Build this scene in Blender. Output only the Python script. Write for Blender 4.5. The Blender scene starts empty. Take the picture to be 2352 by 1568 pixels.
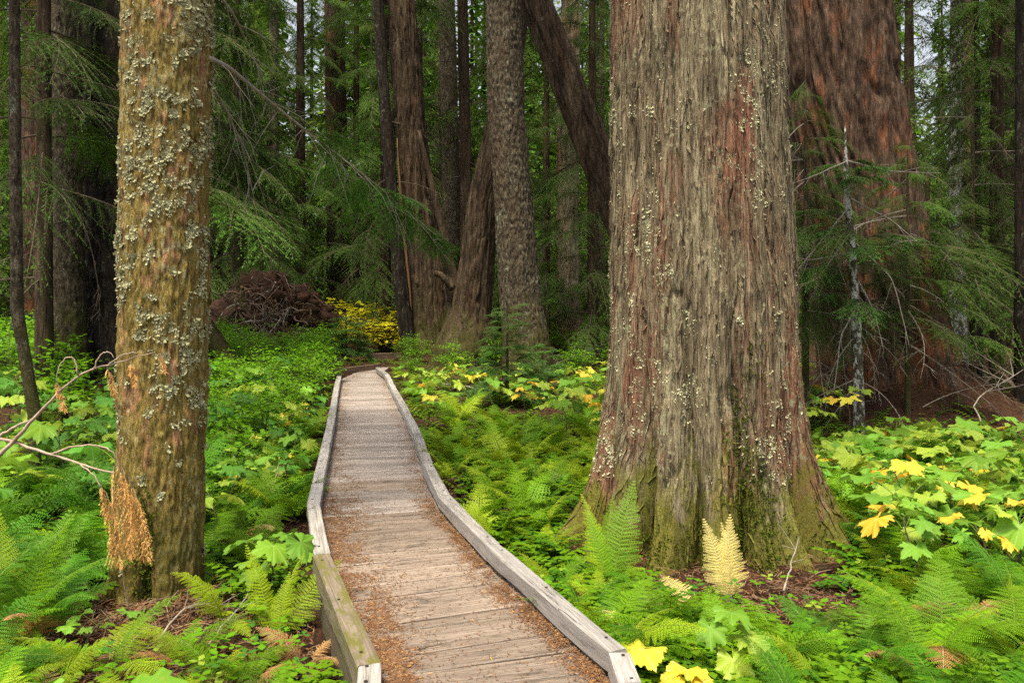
import bpy, math, random
import numpy as np
from mathutils import Vector, Matrix, Euler

R = math.radians
sc = bpy.context.scene
COL = sc.collection
random.seed(7)
rng = np.random.default_rng(7)

# ------------------------------------------------------------------ camera, sky, sun, exposure
FPX, CX, HY, EYE = 1829.0, 1176.0, 690.0, 1.6      # measures in a 2352 x 1568 frame
cam_d = bpy.data.cameras.new("camera")
cam_d.lens = 28.0
cam_d.sensor_width = 36.0
cam_d.shift_y = -0.0402
cam_d.clip_start = 0.05
cam_d.clip_end = 600.0
cam = bpy.data.objects.new("camera", cam_d)
cam.location = (0, 0, EYE)
cam.rotation_euler = (R(90), 0, 0)
COL.objects.link(cam)
sc.camera = cam

SUN_EL, SUN_AZ = 68.0, 205.0                        # azimuth clockwise from +Y
world = bpy.data.worlds.new("World")
sc.world = world
world.use_nodes = True
wn, wl = world.node_tree.nodes, world.node_tree.links
sky = wn.new("ShaderNodeTexSky")
sky.sky_type = 'NISHITA'
sky.sun_disc = False
sky.sun_elevation = R(SUN_EL)
sky.sun_rotation = R(SUN_AZ)
sky.air_density = 1.0
sky.dust_density = 4.0
sky.ozone_density = 0.6
hs = wn.new("ShaderNodeHueSaturation")
hs.inputs["Saturation"].default_value = 0.32        # thin overcast
wl.new(sky.outputs[0], hs.inputs["Color"])
wl.new(hs.outputs[0], wn["Background"].inputs[0])
wn["Background"].inputs[1].default_value = 0.055

sun_d = bpy.data.lights.new("sun", 'SUN')
sun_d.energy = 1.5
sun_d.angle = R(14)
sun_d.color = (1.0, 0.885, 0.65)
sun = bpy.data.objects.new("sun", sun_d)
az, el = R(SUN_AZ), R(SUN_EL)
sdir = Vector((math.sin(az) * math.cos(el), math.cos(az) * math.cos(el), math.sin(el)))
sun.rotation_euler = sdir.to_track_quat('Z', 'Y').to_euler()
sun.location = sdir * 40
COL.objects.link(sun)

vs = sc.view_settings
vs.view_transform = 'Standard'
vs.look = 'None'
vs.exposure = 2.3
vs.gamma = 1.0
vs.use_curve_mapping = False
cy = sc.cycles
cy.max_bounces = 4
cy.diffuse_bounces = 2
cy.glossy_bounces = 2
cy.transmission_bounces = 3
cy.use_adaptive_sampling = True
cy.adaptive_threshold = 0.01
cy.transparent_max_bounces = 4
cy.use_denoising = False                            # fine foliage keeps its edges; the little grain left is the photograph's too
cy.sample_clamp_indirect = 6.0


# ------------------------------------------------------------------ helpers
def at(px, py, d):
    return Vector(((px - CX) / FPX * d, d, EYE - (py - HY) / FPX * d))


def proj(p):
    return CX + p[0] / p[1] * FPX, HY + (EYE - p[2]) / p[1] * FPX


def _hash(ix, iy, iz, seed):
    h = (ix.astype(np.uint32) * np.uint32(374761393) + iy.astype(np.uint32) * np.uint32(668265263)
         + iz.astype(np.uint32) * np.uint32(2147483647) + np.uint32((seed * 144269 + 977) & 0xffffffff))
    h = (h ^ (h >> np.uint32(13))) * np.uint32(1274126177)
    h = (h ^ (h >> np.uint32(16))) * np.uint32(2246822519)
    h = h ^ (h >> np.uint32(15))
    return h.astype(np.float64) / 4294967295.0


def noise(x, y, z, seed=0):
    """smooth value noise, -1 .. 1"""
    x, y, z = np.broadcast_arrays(np.asarray(x, float), np.asarray(y, float), np.asarray(z, float))
    fx, fy, fz = np.floor(x), np.floor(y), np.floor(z)
    ix, iy, iz = fx.astype(np.int64), fy.astype(np.int64), fz.astype(np.int64)
    u, v, w = x - fx, y - fy, z - fz
    u, v, w = u * u * (3 - 2 * u), v * v * (3 - 2 * v), w * w * (3 - 2 * w)
    out = 0
    for a in (0, 1):
        for b in (0, 1):
            for c in (0, 1):
                out = out + _hash(ix + a, iy + b, iz + c, seed) * (u if a else 1 - u) * (v if b else 1 - v) * (w if c else 1 - w)
    return out * 2 - 1


def fbm(x, y, z, seed=0, oct=3):
    s, a = 0, 1.0
    for k in range(oct):
        s = s + a * noise(x * 2 ** k, y * 2 ** k, z * 2 ** k, seed + k * 17)
        a *= 0.5
    return s


class MB:
    """collects numpy pieces for one mesh"""
    def __init__(self):
        self.V, self.T, self.Q, self.mt, self.mq, self.n = [], [], [], [], [], 0
        self.A = []

    def add(self, V, T=None, Q=None, m=0, a=0.0):
        V = np.asarray(V, float).reshape(-1, 3)
        if T is not None and len(T):
            T = np.asarray(T, np.int64).reshape(-1, 3)
            self.T.append(T + self.n); self.mt.append(np.full(len(T), m))
        if Q is not None and len(Q):
            Q = np.asarray(Q, np.int64).reshape(-1, 4)
            self.Q.append(Q + self.n); self.mq.append(np.full(len(Q), m))
        self.V.append(V); self.n += len(V)
        self.A.append(np.broadcast_to(np.asarray(a, float), (len(V),)))

    def mesh(self, name, mats, smooth=False, attr=None, uv=None):
        V = np.concatenate(self.V)
        T = np.concatenate(self.T) if self.T else np.zeros((0, 3), np.int64)
        Q = np.concatenate(self.Q) if self.Q else np.zeros((0, 4), np.int64)
        mi = np.concatenate(self.mt + self.mq) if (self.mt or self.mq) else np.zeros(0)
        me = bpy.data.meshes.new(name)
        me.vertices.add(len(V)); me.vertices.foreach_set("co", V.astype(np.float32).ravel())
        nl = len(T) * 3 + len(Q) * 4
        me.loops.add(nl)
        li = np.concatenate([T.ravel(), Q.ravel()]).astype(np.int32)
        me.loops.foreach_set("vertex_index", li)
        me.polygons.add(len(T) + len(Q))
        st = np.concatenate([np.arange(len(T)) * 3, len(T) * 3 + np.arange(len(Q)) * 4]).astype(np.int32)
        me.polygons.foreach_set("loop_start", st)
        me.polygons.foreach_set("material_index", mi.astype(np.int32))
        me.polygons.foreach_set("use_smooth", np.full(len(T) + len(Q), smooth))
        for m in mats:
            me.materials.append(m)
        if attr:
            at_ = me.attributes.new(attr, 'FLOAT', 'POINT')
            at_.data.foreach_set("value", np.concatenate(self.A).astype(np.float32))
        if uv is not None:
            l = me.uv_layers.new(name="UVMap")
            l.data.foreach_set("uv", np.asarray(uv, np.float32)[li].ravel())
        me.update(calc_edges=True)
        return me


def ob(name, data, parent=None, loc=None, rot=None, scale=None):
    o = bpy.data.objects.new(name, data)
    COL.objects.link(o)
    if parent is not None:
        o.parent = parent
    if loc is not None:
        o.location = loc
    if rot is not None:
        o.rotation_euler = rot
    if scale is not None:
        o.scale = scale if hasattr(scale, '__len__') else (scale,) * 3
    return o


def tag(o, label=None, cat=None, group=None, kind=None):
    if label: o["label"] = label
    if cat: o["category"] = cat
    if group: o["group"] = group
    if kind: o["kind"] = kind
    return o


def thing(name, label, cat, loc=(0, 0, 0), group=None, rz=0.0):
    o = ob(name, None, loc=loc, rot=(0, 0, rz))
    o.empty_display_size = 0.1
    return tag(o, label, cat, group)


def tube(path, rad, n=6, cap=True):
    """V, Q, T of a tube along a polyline"""
    P = np.asarray(path, float); rad = np.broadcast_to(np.asarray(rad, float), (len(P),))
    t = np.gradient(P, axis=0); t /= np.linalg.norm(t, axis=1, keepdims=True) + 1e-9
    up = np.array([0.0, 0.0, 1.0]) if abs(t[0, 2]) < 0.9 else np.array([1.0, 0, 0])
    a = np.cross(t, up); a /= np.linalg.norm(a, axis=1, keepdims=True) + 1e-9
    b = np.cross(t, a)
    th = np.linspace(0, 2 * np.pi, n, endpoint=False)
    V = P[:, None, :] + rad[:, None, None] * (np.cos(th)[None, :, None] * a[:, None, :] + np.sin(th)[None, :, None] * b[:, None, :])
    m = len(P)
    i, j = np.meshgrid(np.arange(m - 1), np.arange(n), indexing='ij')
    Q = np.stack([i * n + j, (i + 1) * n + j, (i + 1) * n + (j + 1) % n, i * n + (j + 1) % n], -1).reshape(-1, 4)
    V = V.reshape(-1, 3)
    T = []
    if cap:
        V = np.vstack([V, P[0], P[-1]])
        c0, c1 = m * n, m * n + 1
        for j in range(n):
            T.append((c0, j, (j + 1) % n))
            T.append((c1, (m - 1) * n + (j + 1) % n, (m - 1) * n + j))
    return V, Q, np.array(T, np.int64).reshape(-1, 3)


# ------------------------------------------------------------------ materials
def new_mat(name):
    m = bpy.data.materials.new(name)
    m.use_nodes = True
    nt = m.node_tree
    return m, nt.nodes, nt.links, nt.nodes["Principled BSDF"]


def N(nodes, typ, **kw):
    n = nodes.new(typ)
    for k, v in kw.items():
        if k in n.inputs: n.inputs[k].default_value = v
        else: setattr(n, k, v)
    return n


def ramp(nodes, stops, interp='LINEAR'):
    n = nodes.new("ShaderNodeValToRGB")
    cr = n.color_ramp
    cr.interpolation = interp
    while len(cr.elements) < len(stops): cr.elements.new(0.5)
    for e, (p, c) in zip(cr.elements, stops):
        e.position = p
        e.color = (*c, 1) if len(c) == 3 else c
    return n


def g(v): return (v, v, v)


def mix(nodes, links, fac, a, b, blend='MIX'):
    n = nodes.new("ShaderNodeMix")
    n.data_type = 'RGBA'; n.blend_type = blend
    for s, v in ((n.inputs[0], fac), (n.inputs[6], a), (n.inputs[7], b)):
        if hasattr(v, 'links'): links.new(v, s)
        else: s.default_value = v if not hasattr(v, '__len__') or len(v) == 4 else (*v, 1)
    return n.outputs[2]


def tex(nodes, links, coord, scale, nscale, detail=4.0, rough=0.6, dist=0.0):
    mp = nodes.new("ShaderNodeMapping")
    mp.inputs["Scale"].default_value = scale
    links.new(coord, mp.inputs[0])
    n = N(nodes, "ShaderNodeTexNoise", Scale=nscale, Detail=detail, Roughness=rough, Distortion=dist)
    links.new(mp.outputs[0], n.inputs["Vector"])
    return n.outputs["Fac"]


def bark_mat(name, c_dark, c_mid, c_light, c_patch, patch=(0.55, 0.70), patch_amt=0.8, streak=(14, 14, 1.2),
             lichen=None, lichen_thr=(0.6, 0.68), moss_h=None, moss=(0.055, 0.075, 0.012), bump=0.5, fine=90.0, moss_amt=0.9, pscale=(2.6, 2.6, 0.55), lscale=38.0, patch_low=None):
    m, nd, lk, bs = new_mat(name)
    tc = nd.new("ShaderNodeTexCoord").outputs["Object"]
    f1 = tex(nd, lk, tc, streak, 1.0, 6, 0.65, 0.25)
    f2 = tex(nd, lk, tc, (streak[0] * 3.2, streak[1] * 3.2, streak[2] * 3), 1.0, 5, 0.7, 0.1)
    r1 = ramp(nd, [(0.32, c_dark), (0.5, c_mid), (0.68, c_light)])
    lk.new(f1, r1.inputs[0])
    r2 = ramp(nd, [(0.34, g(0.22)), (0.47, g(0.85)), (0.58, g(1.1)), (0.70, g(1.7))])
    lk.new(f2, r2.inputs[0])
    f3 = tex(nd, lk, tc, (streak[0] * 11, streak[1] * 11, streak[2] * 9), 1.0, 4, 0.7, 0.0)
    r3 = ramp(nd, [(0.32, g(0.45)), (0.5, g(1.0)), (0.68, g(1.5))])
    lk.new(f3, r3.inputs[0])
    col = mix(nd, lk, 1.0, r1.outputs[0], r2.outputs[0], 'MULTIPLY')
    col = mix(nd, lk, 1.0, col, r3.outputs[0], 'MULTIPLY')
    fp = tex(nd, lk, tc, pscale, 1.0, 5, 0.6, 0.4)
    rp = ramp(nd, [(patch[0], g(0)), (patch[1], g(patch_amt))])
    if patch_low:                                   # more bare red bark low on the trunk
        sz_ = nd.new("ShaderNodeSeparateXYZ"); lk.new(tc, sz_.inputs[0])
        ml_ = N(nd, "ShaderNodeMapRange"); lk.new(sz_.outputs[2], ml_.inputs[0])
        ml_.inputs[1].default_value = patch_low[0]; ml_.inputs[2].default_value = patch_low[1]; ml_.inputs[3].default_value = patch_low[2]; ml_.inputs[4].default_value = 0.0
        pa_ = N(nd, "ShaderNodeMath", operation='ADD'); lk.new(fp, pa_.inputs[0]); lk.new(ml_.outputs[0], pa_.inputs[1])
        fp = pa_.outputs[0]
    lk.new(fp, rp.inputs[0])
    pc = mix(nd, lk, 1.0, (*c_patch, 1), r2.outputs[0], 'MULTIPLY')
    col = mix(nd, lk, rp.outputs[0], col, pc)
    if lichen:
        fl = tex(nd, lk, tc, (1, 1, 0.6), lscale, 5, 0.7)
        fl2 = tex(nd, lk, tc, (1, 1, 0.5), 3.2, 3, 0.6)
        ad = N(nd, "ShaderNodeMath", operation='MULTIPLY_ADD'); lk.new(fl2, ad.inputs[0]); ad.inputs[1].default_value = 0.45
        lk.new(fl, ad.inputs[2])
        sb = N(nd, "ShaderNodeMath", operation='SUBTRACT'); lk.new(ad.outputs[0], sb.inputs[0]); sb.inputs[1].default_value = 0.22
        rl = ramp(nd, [(lichen_thr[0], g(0)), (lichen_thr[1], g(0.85))])
        lk.new(sb.outputs[0], rl.inputs[0])
        col = mix(nd, lk, rl.outputs[0], col, (*lichen, 1))
    if moss_h:
        sp = nd.new("ShaderNodeSeparateXYZ"); lk.new(tc, sp.inputs[0])
        fm = tex(nd, lk, tc, (1, 1, 0.55), 4.5, 6, 0.65)
        mr = N(nd, "ShaderNodeMapRange"); lk.new(sp.outputs[2], mr.inputs[0])
        mr.inputs[1].default_value = moss_h[0]; mr.inputs[2].default_value = moss_h[1]
        mr.inputs[3].default_value = 0.36; mr.inputs[4].default_value = -0.16
        sm = N(nd, "ShaderNodeMath", operation='ADD'); lk.new(fm, sm.inputs[0]); lk.new(mr.outputs[0], sm.inputs[1])
        rm = ramp(nd, [(0.50, g(0)), (0.66, g(moss_amt))])
        lk.new(sm.outputs[0], rm.inputs[0])
        fg = tex(nd, lk, tc, (1, 1, 1), 60.0, 4, 0.7)
        rg = ramp(nd, [(0.3, tuple(c * 0.5 for c in moss)), (0.7, tuple(c * 1.7 for c in moss))])
        lk.new(fg, rg.inputs[0])
        col = mix(nd, lk, rm.outputs[0], col, rg.outputs[0])
    lk.new(col, bs.inputs["Base Color"])
    bs.inputs["Roughness"].default_value = 0.92
    bs.inputs["Specular IOR Level"].default_value = 0.15
    fb = tex(nd, lk, tc, (fine, fine, fine * 0.14), 1.0, 6, 0.75)
    ba = N(nd, "ShaderNodeMath", operation='ADD'); lk.new(fb, ba.inputs[0]); lk.new(f2, ba.inputs[1])
    bp = N(nd, "ShaderNodeBump", Strength=bump, Distance=0.02)
    lk.new(ba.outputs[0], bp.inputs["Height"]); lk.new(bp.outputs[0], bs.inputs["Normal"])
    return m


def leaf_mat(name, col, col2, trans=0.35, rough=0.5, var=0.25, hue=0.03, attr=None, attr_col=None, spots=None, spec=0.18):
    m, nd, lk, bs = new_mat(name)
    oi = nd.new("ShaderNodeObjectInfo")
    tc = nd.new("ShaderNodeTexCoord").outputs["Object"]
    n1 = tex(nd, lk, tc, (1, 1, 1), 7.0, 3, 0.6)
    ad = N(nd, "ShaderNodeMath", operation='ADD'); lk.new(n1, ad.inputs[0]); lk.new(oi.outputs["Random"], ad.inputs[1])
    ml = N(nd, "ShaderNodeMath", operation='MULTIPLY'); lk.new(ad.outputs[0], ml.inputs[0]); ml.inputs[1].default_value = 0.5
    rp = ramp(nd, [(0.2, col), (0.8, col2)]); lk.new(ml.outputs[0], rp.inputs[0])
    c = rp.outputs[0]
    if spots:
        n2 = tex(nd, lk, tc, (1, 1, 1), 26.0, 4, 0.7)
        rs = ramp(nd, [(0.60, g(0)), (0.70, g(0.8))]); lk.new(n2, rs.inputs[0])
        c = mix(nd, lk, rs.outputs[0], c, (*spots, 1))
    if attr:
        an = N(nd, "ShaderNodeAttribute", attribute_name=attr)
        rv = ramp(nd, [(0.55, g(0)), (1.0, g(0.75))]); lk.new(an.outputs["Fac"], rv.inputs[0])
        c = mix(nd, lk, rv.outputs[0], c, (*attr_col, 1))
    h = nd.new("ShaderNodeHueSaturation")
    mr = N(nd, "ShaderNodeMapRange"); lk.new(oi.outputs["Random"], mr.inputs[0])
    mr.inputs[3].default_value = 0.5 - hue; mr.inputs[4].default_value = 0.5 + hue
    lk.new(mr.outputs[0], h.inputs["Hue"]); lk.new(c, h.inputs["Color"])
    mv = N(nd, "ShaderNodeMath", operation='MULTIPLY'); lk.new(oi.outputs["Random"], mv.inputs[0]); mv.inputs[1].default_value = 7.31
    fr = N(nd, "ShaderNodeMath", operation='FRACT'); lk.new(mv.outputs[0], fr.inputs[0])
    m2 = N(nd, "ShaderNodeMapRange"); lk.new(fr.outputs[0], m2.inputs[0])
    m2.inputs[3].default_value = 1 - var; m2.inputs[4].default_value = 1 + var
    lk.new(m2.outputs[0], h.inputs["Value"])
    lk.new(h.outputs[0], bs.inputs["Base Color"])
    bs.inputs["Roughness"].default_value = rough
    bs.inputs["Specular IOR Level"].default_value = spec
    if trans > 0:
        tr = nd.new("ShaderNodeBsdfTranslucent")
        hc = nd.new("ShaderNodeHueSaturation"); hc.inputs["Hue"].default_value = 0.49; hc.inputs["Value"].default_value = 1.3
        lk.new(h.outputs[0], hc.inputs["Color"]); lk.new(hc.outputs[0], tr.inputs[0])
        mx = nd.new("ShaderNodeMixShader"); mx.inputs[0].default_value = trans
        lk.new(bs.outputs[0], mx.inputs[1]); lk.new(tr.outputs[0], mx.inputs[2])
        lk.new(mx.outputs[0], nd["Material Output"].inputs[0])
    return m


def plain_mat(name, a, b, scale=(6, 6, 6), rough=0.9, bump=0.3, spec=0.2, detail=5):
    m, nd, lk, bs = new_mat(name)
    tc = nd.new("ShaderNodeTexCoord").outputs["Object"]
    f = tex(nd, lk, tc, scale, 1.0, detail, 0.65)
    rp = ramp(nd, [(0.32, a), (0.68, b)]); lk.new(f, rp.inputs[0])
    lk.new(rp.outputs[0], bs.inputs["Base Color"])
    bs.inputs["Roughness"].default_value = rough
    bs.inputs["Specular IOR Level"].default_value = spec
    if bump:
        bp = N(nd, "ShaderNodeBump", Strength=bump, Distance=0.02)
        lk.new(f, bp.inputs["Height"]); lk.new(bp.outputs[0], bs.inputs["Normal"])
    return m


M = {}
M['cedar'] = bark_mat("cedar_bark", (0.080, 0.062, 0.040), (0.190, 0.150, 0.096), (0.310, 0.265, 0.170), (0.205, 0.088, 0.056),
                      patch=(0.53, 0.64), patch_amt=0.8, streak=(13, 13, 1.1), lichen=(0.30, 0.30, 0.185), lichen_thr=(0.56, 0.67),
                      moss_h=(-0.2, 1.2), moss=(0.105, 0.105, 0.014), bump=0.7, moss_amt=0.85, patch_low=(0.2, 1.5, 0.10))
M['lichen_bark'] = bark_mat("olive_bark", (0.095, 0.062, 0.018), (0.195, 0.142, 0.036), (0.280, 0.212, 0.066), (0.30, 0.150, 0.080),
                            patch=(0.54, 0.62), patch_amt=0.8, streak=(26, 26, 5.5), lichen=(0.33, 0.31, 0.165), lichen_thr=(0.55, 0.66),
                            moss_h=(-0.3, 1.0), moss=(0.072, 0.064, 0.010), bump=0.7, moss_amt=0.7, pscale=(11, 11, 3.2))
M['red_bark'] = bark_mat("red_fir_bark", (0.034, 0.021, 0.015), (0.074, 0.046, 0.032), (0.125, 0.085, 0.058), (0.20, 0.074, 0.032),
                         patch=(0.54, 0.68), patch_amt=0.8, streak=(10, 10, 0.9), bump=1.0, fine=40, patch_low=(0.5, 3.5, 0.07), pscale=(3.5, 3.5, 1.2))
M['brown_bark'] = bark_mat("brown_bark", (0.018, 0.012, 0.008), (0.060, 0.040, 0.025), (0.115, 0.084, 0.052), (0.105, 0.046, 0.025),
                           patch=(0.56, 0.72), patch_amt=0.45, streak=(9, 9, 0.8), lichen=(0.13, 0.135, 0.085), lichen_thr=(0.62, 0.73),
                           moss_h=(-0.2, 2.2), moss=(0.045, 0.048, 0.009), bump=0.8, fine=50, moss_amt=0.6, lscale=16)
M['grey_bark'] = bark_mat("grey_scaly_bark", (0.018, 0.013, 0.010), (0.070, 0.054, 0.036), (0.145, 0.120, 0.082), (0.09, 0.05, 0.03),
                          patch=(0.55, 0.7), patch_amt=0.5, streak=(16, 16, 7), lichen=(0.19, 0.195, 0.14), lichen_thr=(0.58, 0.68),
                          moss_h=(-0.2, 2.5), moss=(0.05, 0.05, 0.009), bump=0.9, fine=40, moss_amt=0.7, lscale=18)
M['dark_bark'] = bark_mat("dark_bark", (0.008, 0.006, 0.005), (0.022, 0.017, 0.013), (0.048, 0.040, 0.030), (0.035, 0.02, 0.013),
                          streak=(12, 12, 3), lichen=(0.12, 0.125, 0.09), lichen_thr=(0.60, 0.70), bump=0.9, fine=40, lscale=16)
M['white_bark'] = bark_mat("pale_sapling_bark", (0.03, 0.025, 0.018), (0.085, 0.07, 0.048), (0.15, 0.135, 0.095), (0.06, 0.05, 0.018),
                           streak=(20, 20, 9), lichen=(0.50, 0.50, 0.45), lichen_thr=(0.50, 0.56), bump=0.4, fine=60, lscale=14)
M['orange_wood'] = plain_mat("torn_orange_wood", (0.11, 0.055, 0.028), (0.24, 0.135, 0.07), (30, 30, 1.5))
M['twig'] = plain_mat("twig_bark", (0.045, 0.032, 0.022), (0.13, 0.10, 0.07), (20, 20, 20), bump=0)
M['pale_twig'] = plain_mat("pale_twig", (0.22, 0.15, 0.11), (0.46, 0.36, 0.28), (30, 30, 30), bump=0)
M['grey_twig'] = plain_mat("grey_dead_twig", (0.15, 0.125, 0.10), (0.34, 0.30, 0.25), (20, 20, 20), bump=0)
M['lichen'] = leaf_mat("grey_green_lichen", (0.30, 0.295, 0.165), (0.49, 0.48, 0.31), trans=0.1, rough=0.9, var=0.0, hue=0.0, spec=0.1)
M['moss'] = leaf_mat("green_moss", (0.036, 0.056, 0.005), (0.088, 0.110, 0.012), trans=0.15, rough=0.9, var=0, hue=0, spec=0.1)
M['needle'] = leaf_mat("hemlock_needles", (0.030, 0.092, 0.010), (0.088, 0.180, 0.016), trans=0.34, rough=0.55, var=0.4, hue=0.02, spec=0.15)
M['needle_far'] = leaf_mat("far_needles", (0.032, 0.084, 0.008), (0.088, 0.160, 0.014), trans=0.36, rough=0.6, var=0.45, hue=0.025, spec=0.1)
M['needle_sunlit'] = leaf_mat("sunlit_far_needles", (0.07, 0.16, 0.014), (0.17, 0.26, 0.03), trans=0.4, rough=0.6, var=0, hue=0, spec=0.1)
M['needle_bright'] = leaf_mat("young_needles", (0.030, 0.125, 0.014), (0.08, 0.21, 0.024), trans=0.32, rough=0.5, var=0.3, hue=0.02, spec=0.2)
M['fern'] = leaf_mat("fern_green", (0.080, 0.215, 0.004), (0.175, 0.315, 0.008), trans=0.30, rough=0.55, var=0.25, hue=0.018, spec=0.2)
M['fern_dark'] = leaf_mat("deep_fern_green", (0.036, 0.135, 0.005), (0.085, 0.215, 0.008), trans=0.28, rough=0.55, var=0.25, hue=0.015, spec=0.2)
M['fern_lime'] = leaf_mat("lime_fern", (0.19, 0.31, 0.008), (0.32, 0.40, 0.018), trans=0.32, rough=0.55, var=0.15, hue=0.015, spec=0.2)
M['fern_yellow'] = leaf_mat("straw_fern", (0.60, 0.50, 0.15), (0.74, 0.64, 0.25), trans=0.4, rough=0.6, var=0.1, hue=0.01)
M['fern_rust'] = leaf_mat("rusty_fern", (0.36, 0.17, 0.06), (0.50, 0.28, 0.12), trans=0.3, rough=0.7, var=0.15, hue=0.01)
M['stalk'] = plain_mat("green_stalk", (0.075, 0.13, 0.015), (0.14, 0.20, 0.03), (10, 10, 10), rough=0.6, bump=0)
M['leaf'] = leaf_mat("broad_leaf_green", (0.085, 0.225, 0.014), (0.190, 0.335, 0.034), trans=0.30, rough=0.55, var=0.25, hue=0.02, attr="vein", attr_col=(0.22, 0.36, 0.10), spots=(0.20, 0.26, 0.03))
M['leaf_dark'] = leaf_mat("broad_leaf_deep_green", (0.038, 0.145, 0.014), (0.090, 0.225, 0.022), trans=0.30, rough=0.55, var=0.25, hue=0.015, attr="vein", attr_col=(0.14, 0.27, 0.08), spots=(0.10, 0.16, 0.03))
M['leaf_lime'] = leaf_mat("broad_leaf_lime", (0.20, 0.34, 0.03), (0.36, 0.44, 0.05), trans=0.35, rough=0.45, var=0.15, hue=0.02, attr="vein", attr_col=(0.40, 0.50, 0.16), spots=(0.50, 0.42, 0.05))
M['leaf_yellow'] = leaf_mat("broad_leaf_yellow", (0.64, 0.43, 0.03), (0.52, 0.52, 0.06), trans=0.32, rough=0.5, var=0.1, hue=0.015, attr="vein", attr_col=(0.75, 0.62, 0.20), spots=(0.50, 0.24, 0.03))
M['shrub'] = leaf_mat("shrub_leaf", (0.085, 0.255, 0.006), (0.180, 0.370, 0.012), trans=0.36, rough=0.45, var=0.2, hue=0.015)
M['shrub_gold'] = leaf_mat("golden_shrub_leaf", (0.50, 0.54, 0.02), (0.76, 0.66, 0.03), trans=0.45, rough=0.45, var=0.1, hue=0.02)
M['dead_cedar'] = leaf_mat("dead_orange_cedar", (0.52, 0.27, 0.075), (0.74, 0.46, 0.17), trans=0.25, rough=0.7, var=0.05, hue=0.0)
M['litter'] = plain_mat("needle_litter", (0.075, 0.033, 0.016), (0.23, 0.108, 0.048), (40, 40, 40), bump=0)
M['litter_pale'] = plain_mat("pale_litter", (0.11, 0.065, 0.04), (0.29, 0.20, 0.12), (40, 40, 40), bump=0)
M['screw'] = plain_mat("dark_screw", (0.02, 0.02, 0.02), (0.05, 0.045, 0.04), bump=0, rough=0.5)
M['earth'] = plain_mat("root_earth", (0.010, 0.005, 0.003), (0.070, 0.033, 0.018), (7, 7, 7), bump=0.9)
M['root'] = plain_mat("root_bark", (0.07, 0.042, 0.027), (0.21, 0.14, 0.095), (12, 12, 12), bump=0.4)


def ground_mat():
    m, nd, lk, bs = new_mat("forest_floor")
    tc = nd.new("ShaderNodeTexCoord").outputs["Object"]
    a = tex(nd, lk, tc, (1, 1, 1), 3.0, 8, 0.7)
    b = tex(nd, lk, tc, (1, 1, 1), 28.0, 6, 0.75)
    ra = ramp(nd, [(0.3, (0.024, 0.012, 0.008)), (0.5, (0.055, 0.027, 0.016)), (0.7, (0.105, 0.052, 0.030))])
    lk.new(b, ra.inputs[0])
    rb = ramp(nd, [(0.35, g(0.6)), (0.65, g(1.25))]); lk.new(a, rb.inputs[0])
    c = mix(nd, lk, 1.0, ra.outputs[0], rb.outputs[0], 'MULTIPLY')
    gm = tex(nd, lk, tc, (1, 1, 1), 1.3, 5, 0.6)
    rg = ramp(nd, [(0.56, g(0)), (0.7, g(0.55))]); lk.new(gm, rg.inputs[0])
    c = mix(nd, lk, rg.outputs[0], c, (0.035, 0.06, 0.012, 1))
    lk.new(c, bs.inputs["Base Color"]); bs.inputs["Roughness"].default_value = 0.95
    bs.inputs["Specular IOR Level"].default_value = 0.1
    bp = N(nd, "ShaderNodeBump", Strength=0.9, Distance=0.04); lk.new(b, bp.inputs["Height"]); lk.new(bp.outputs[0], bs.inputs["Normal"])
    return m


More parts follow.
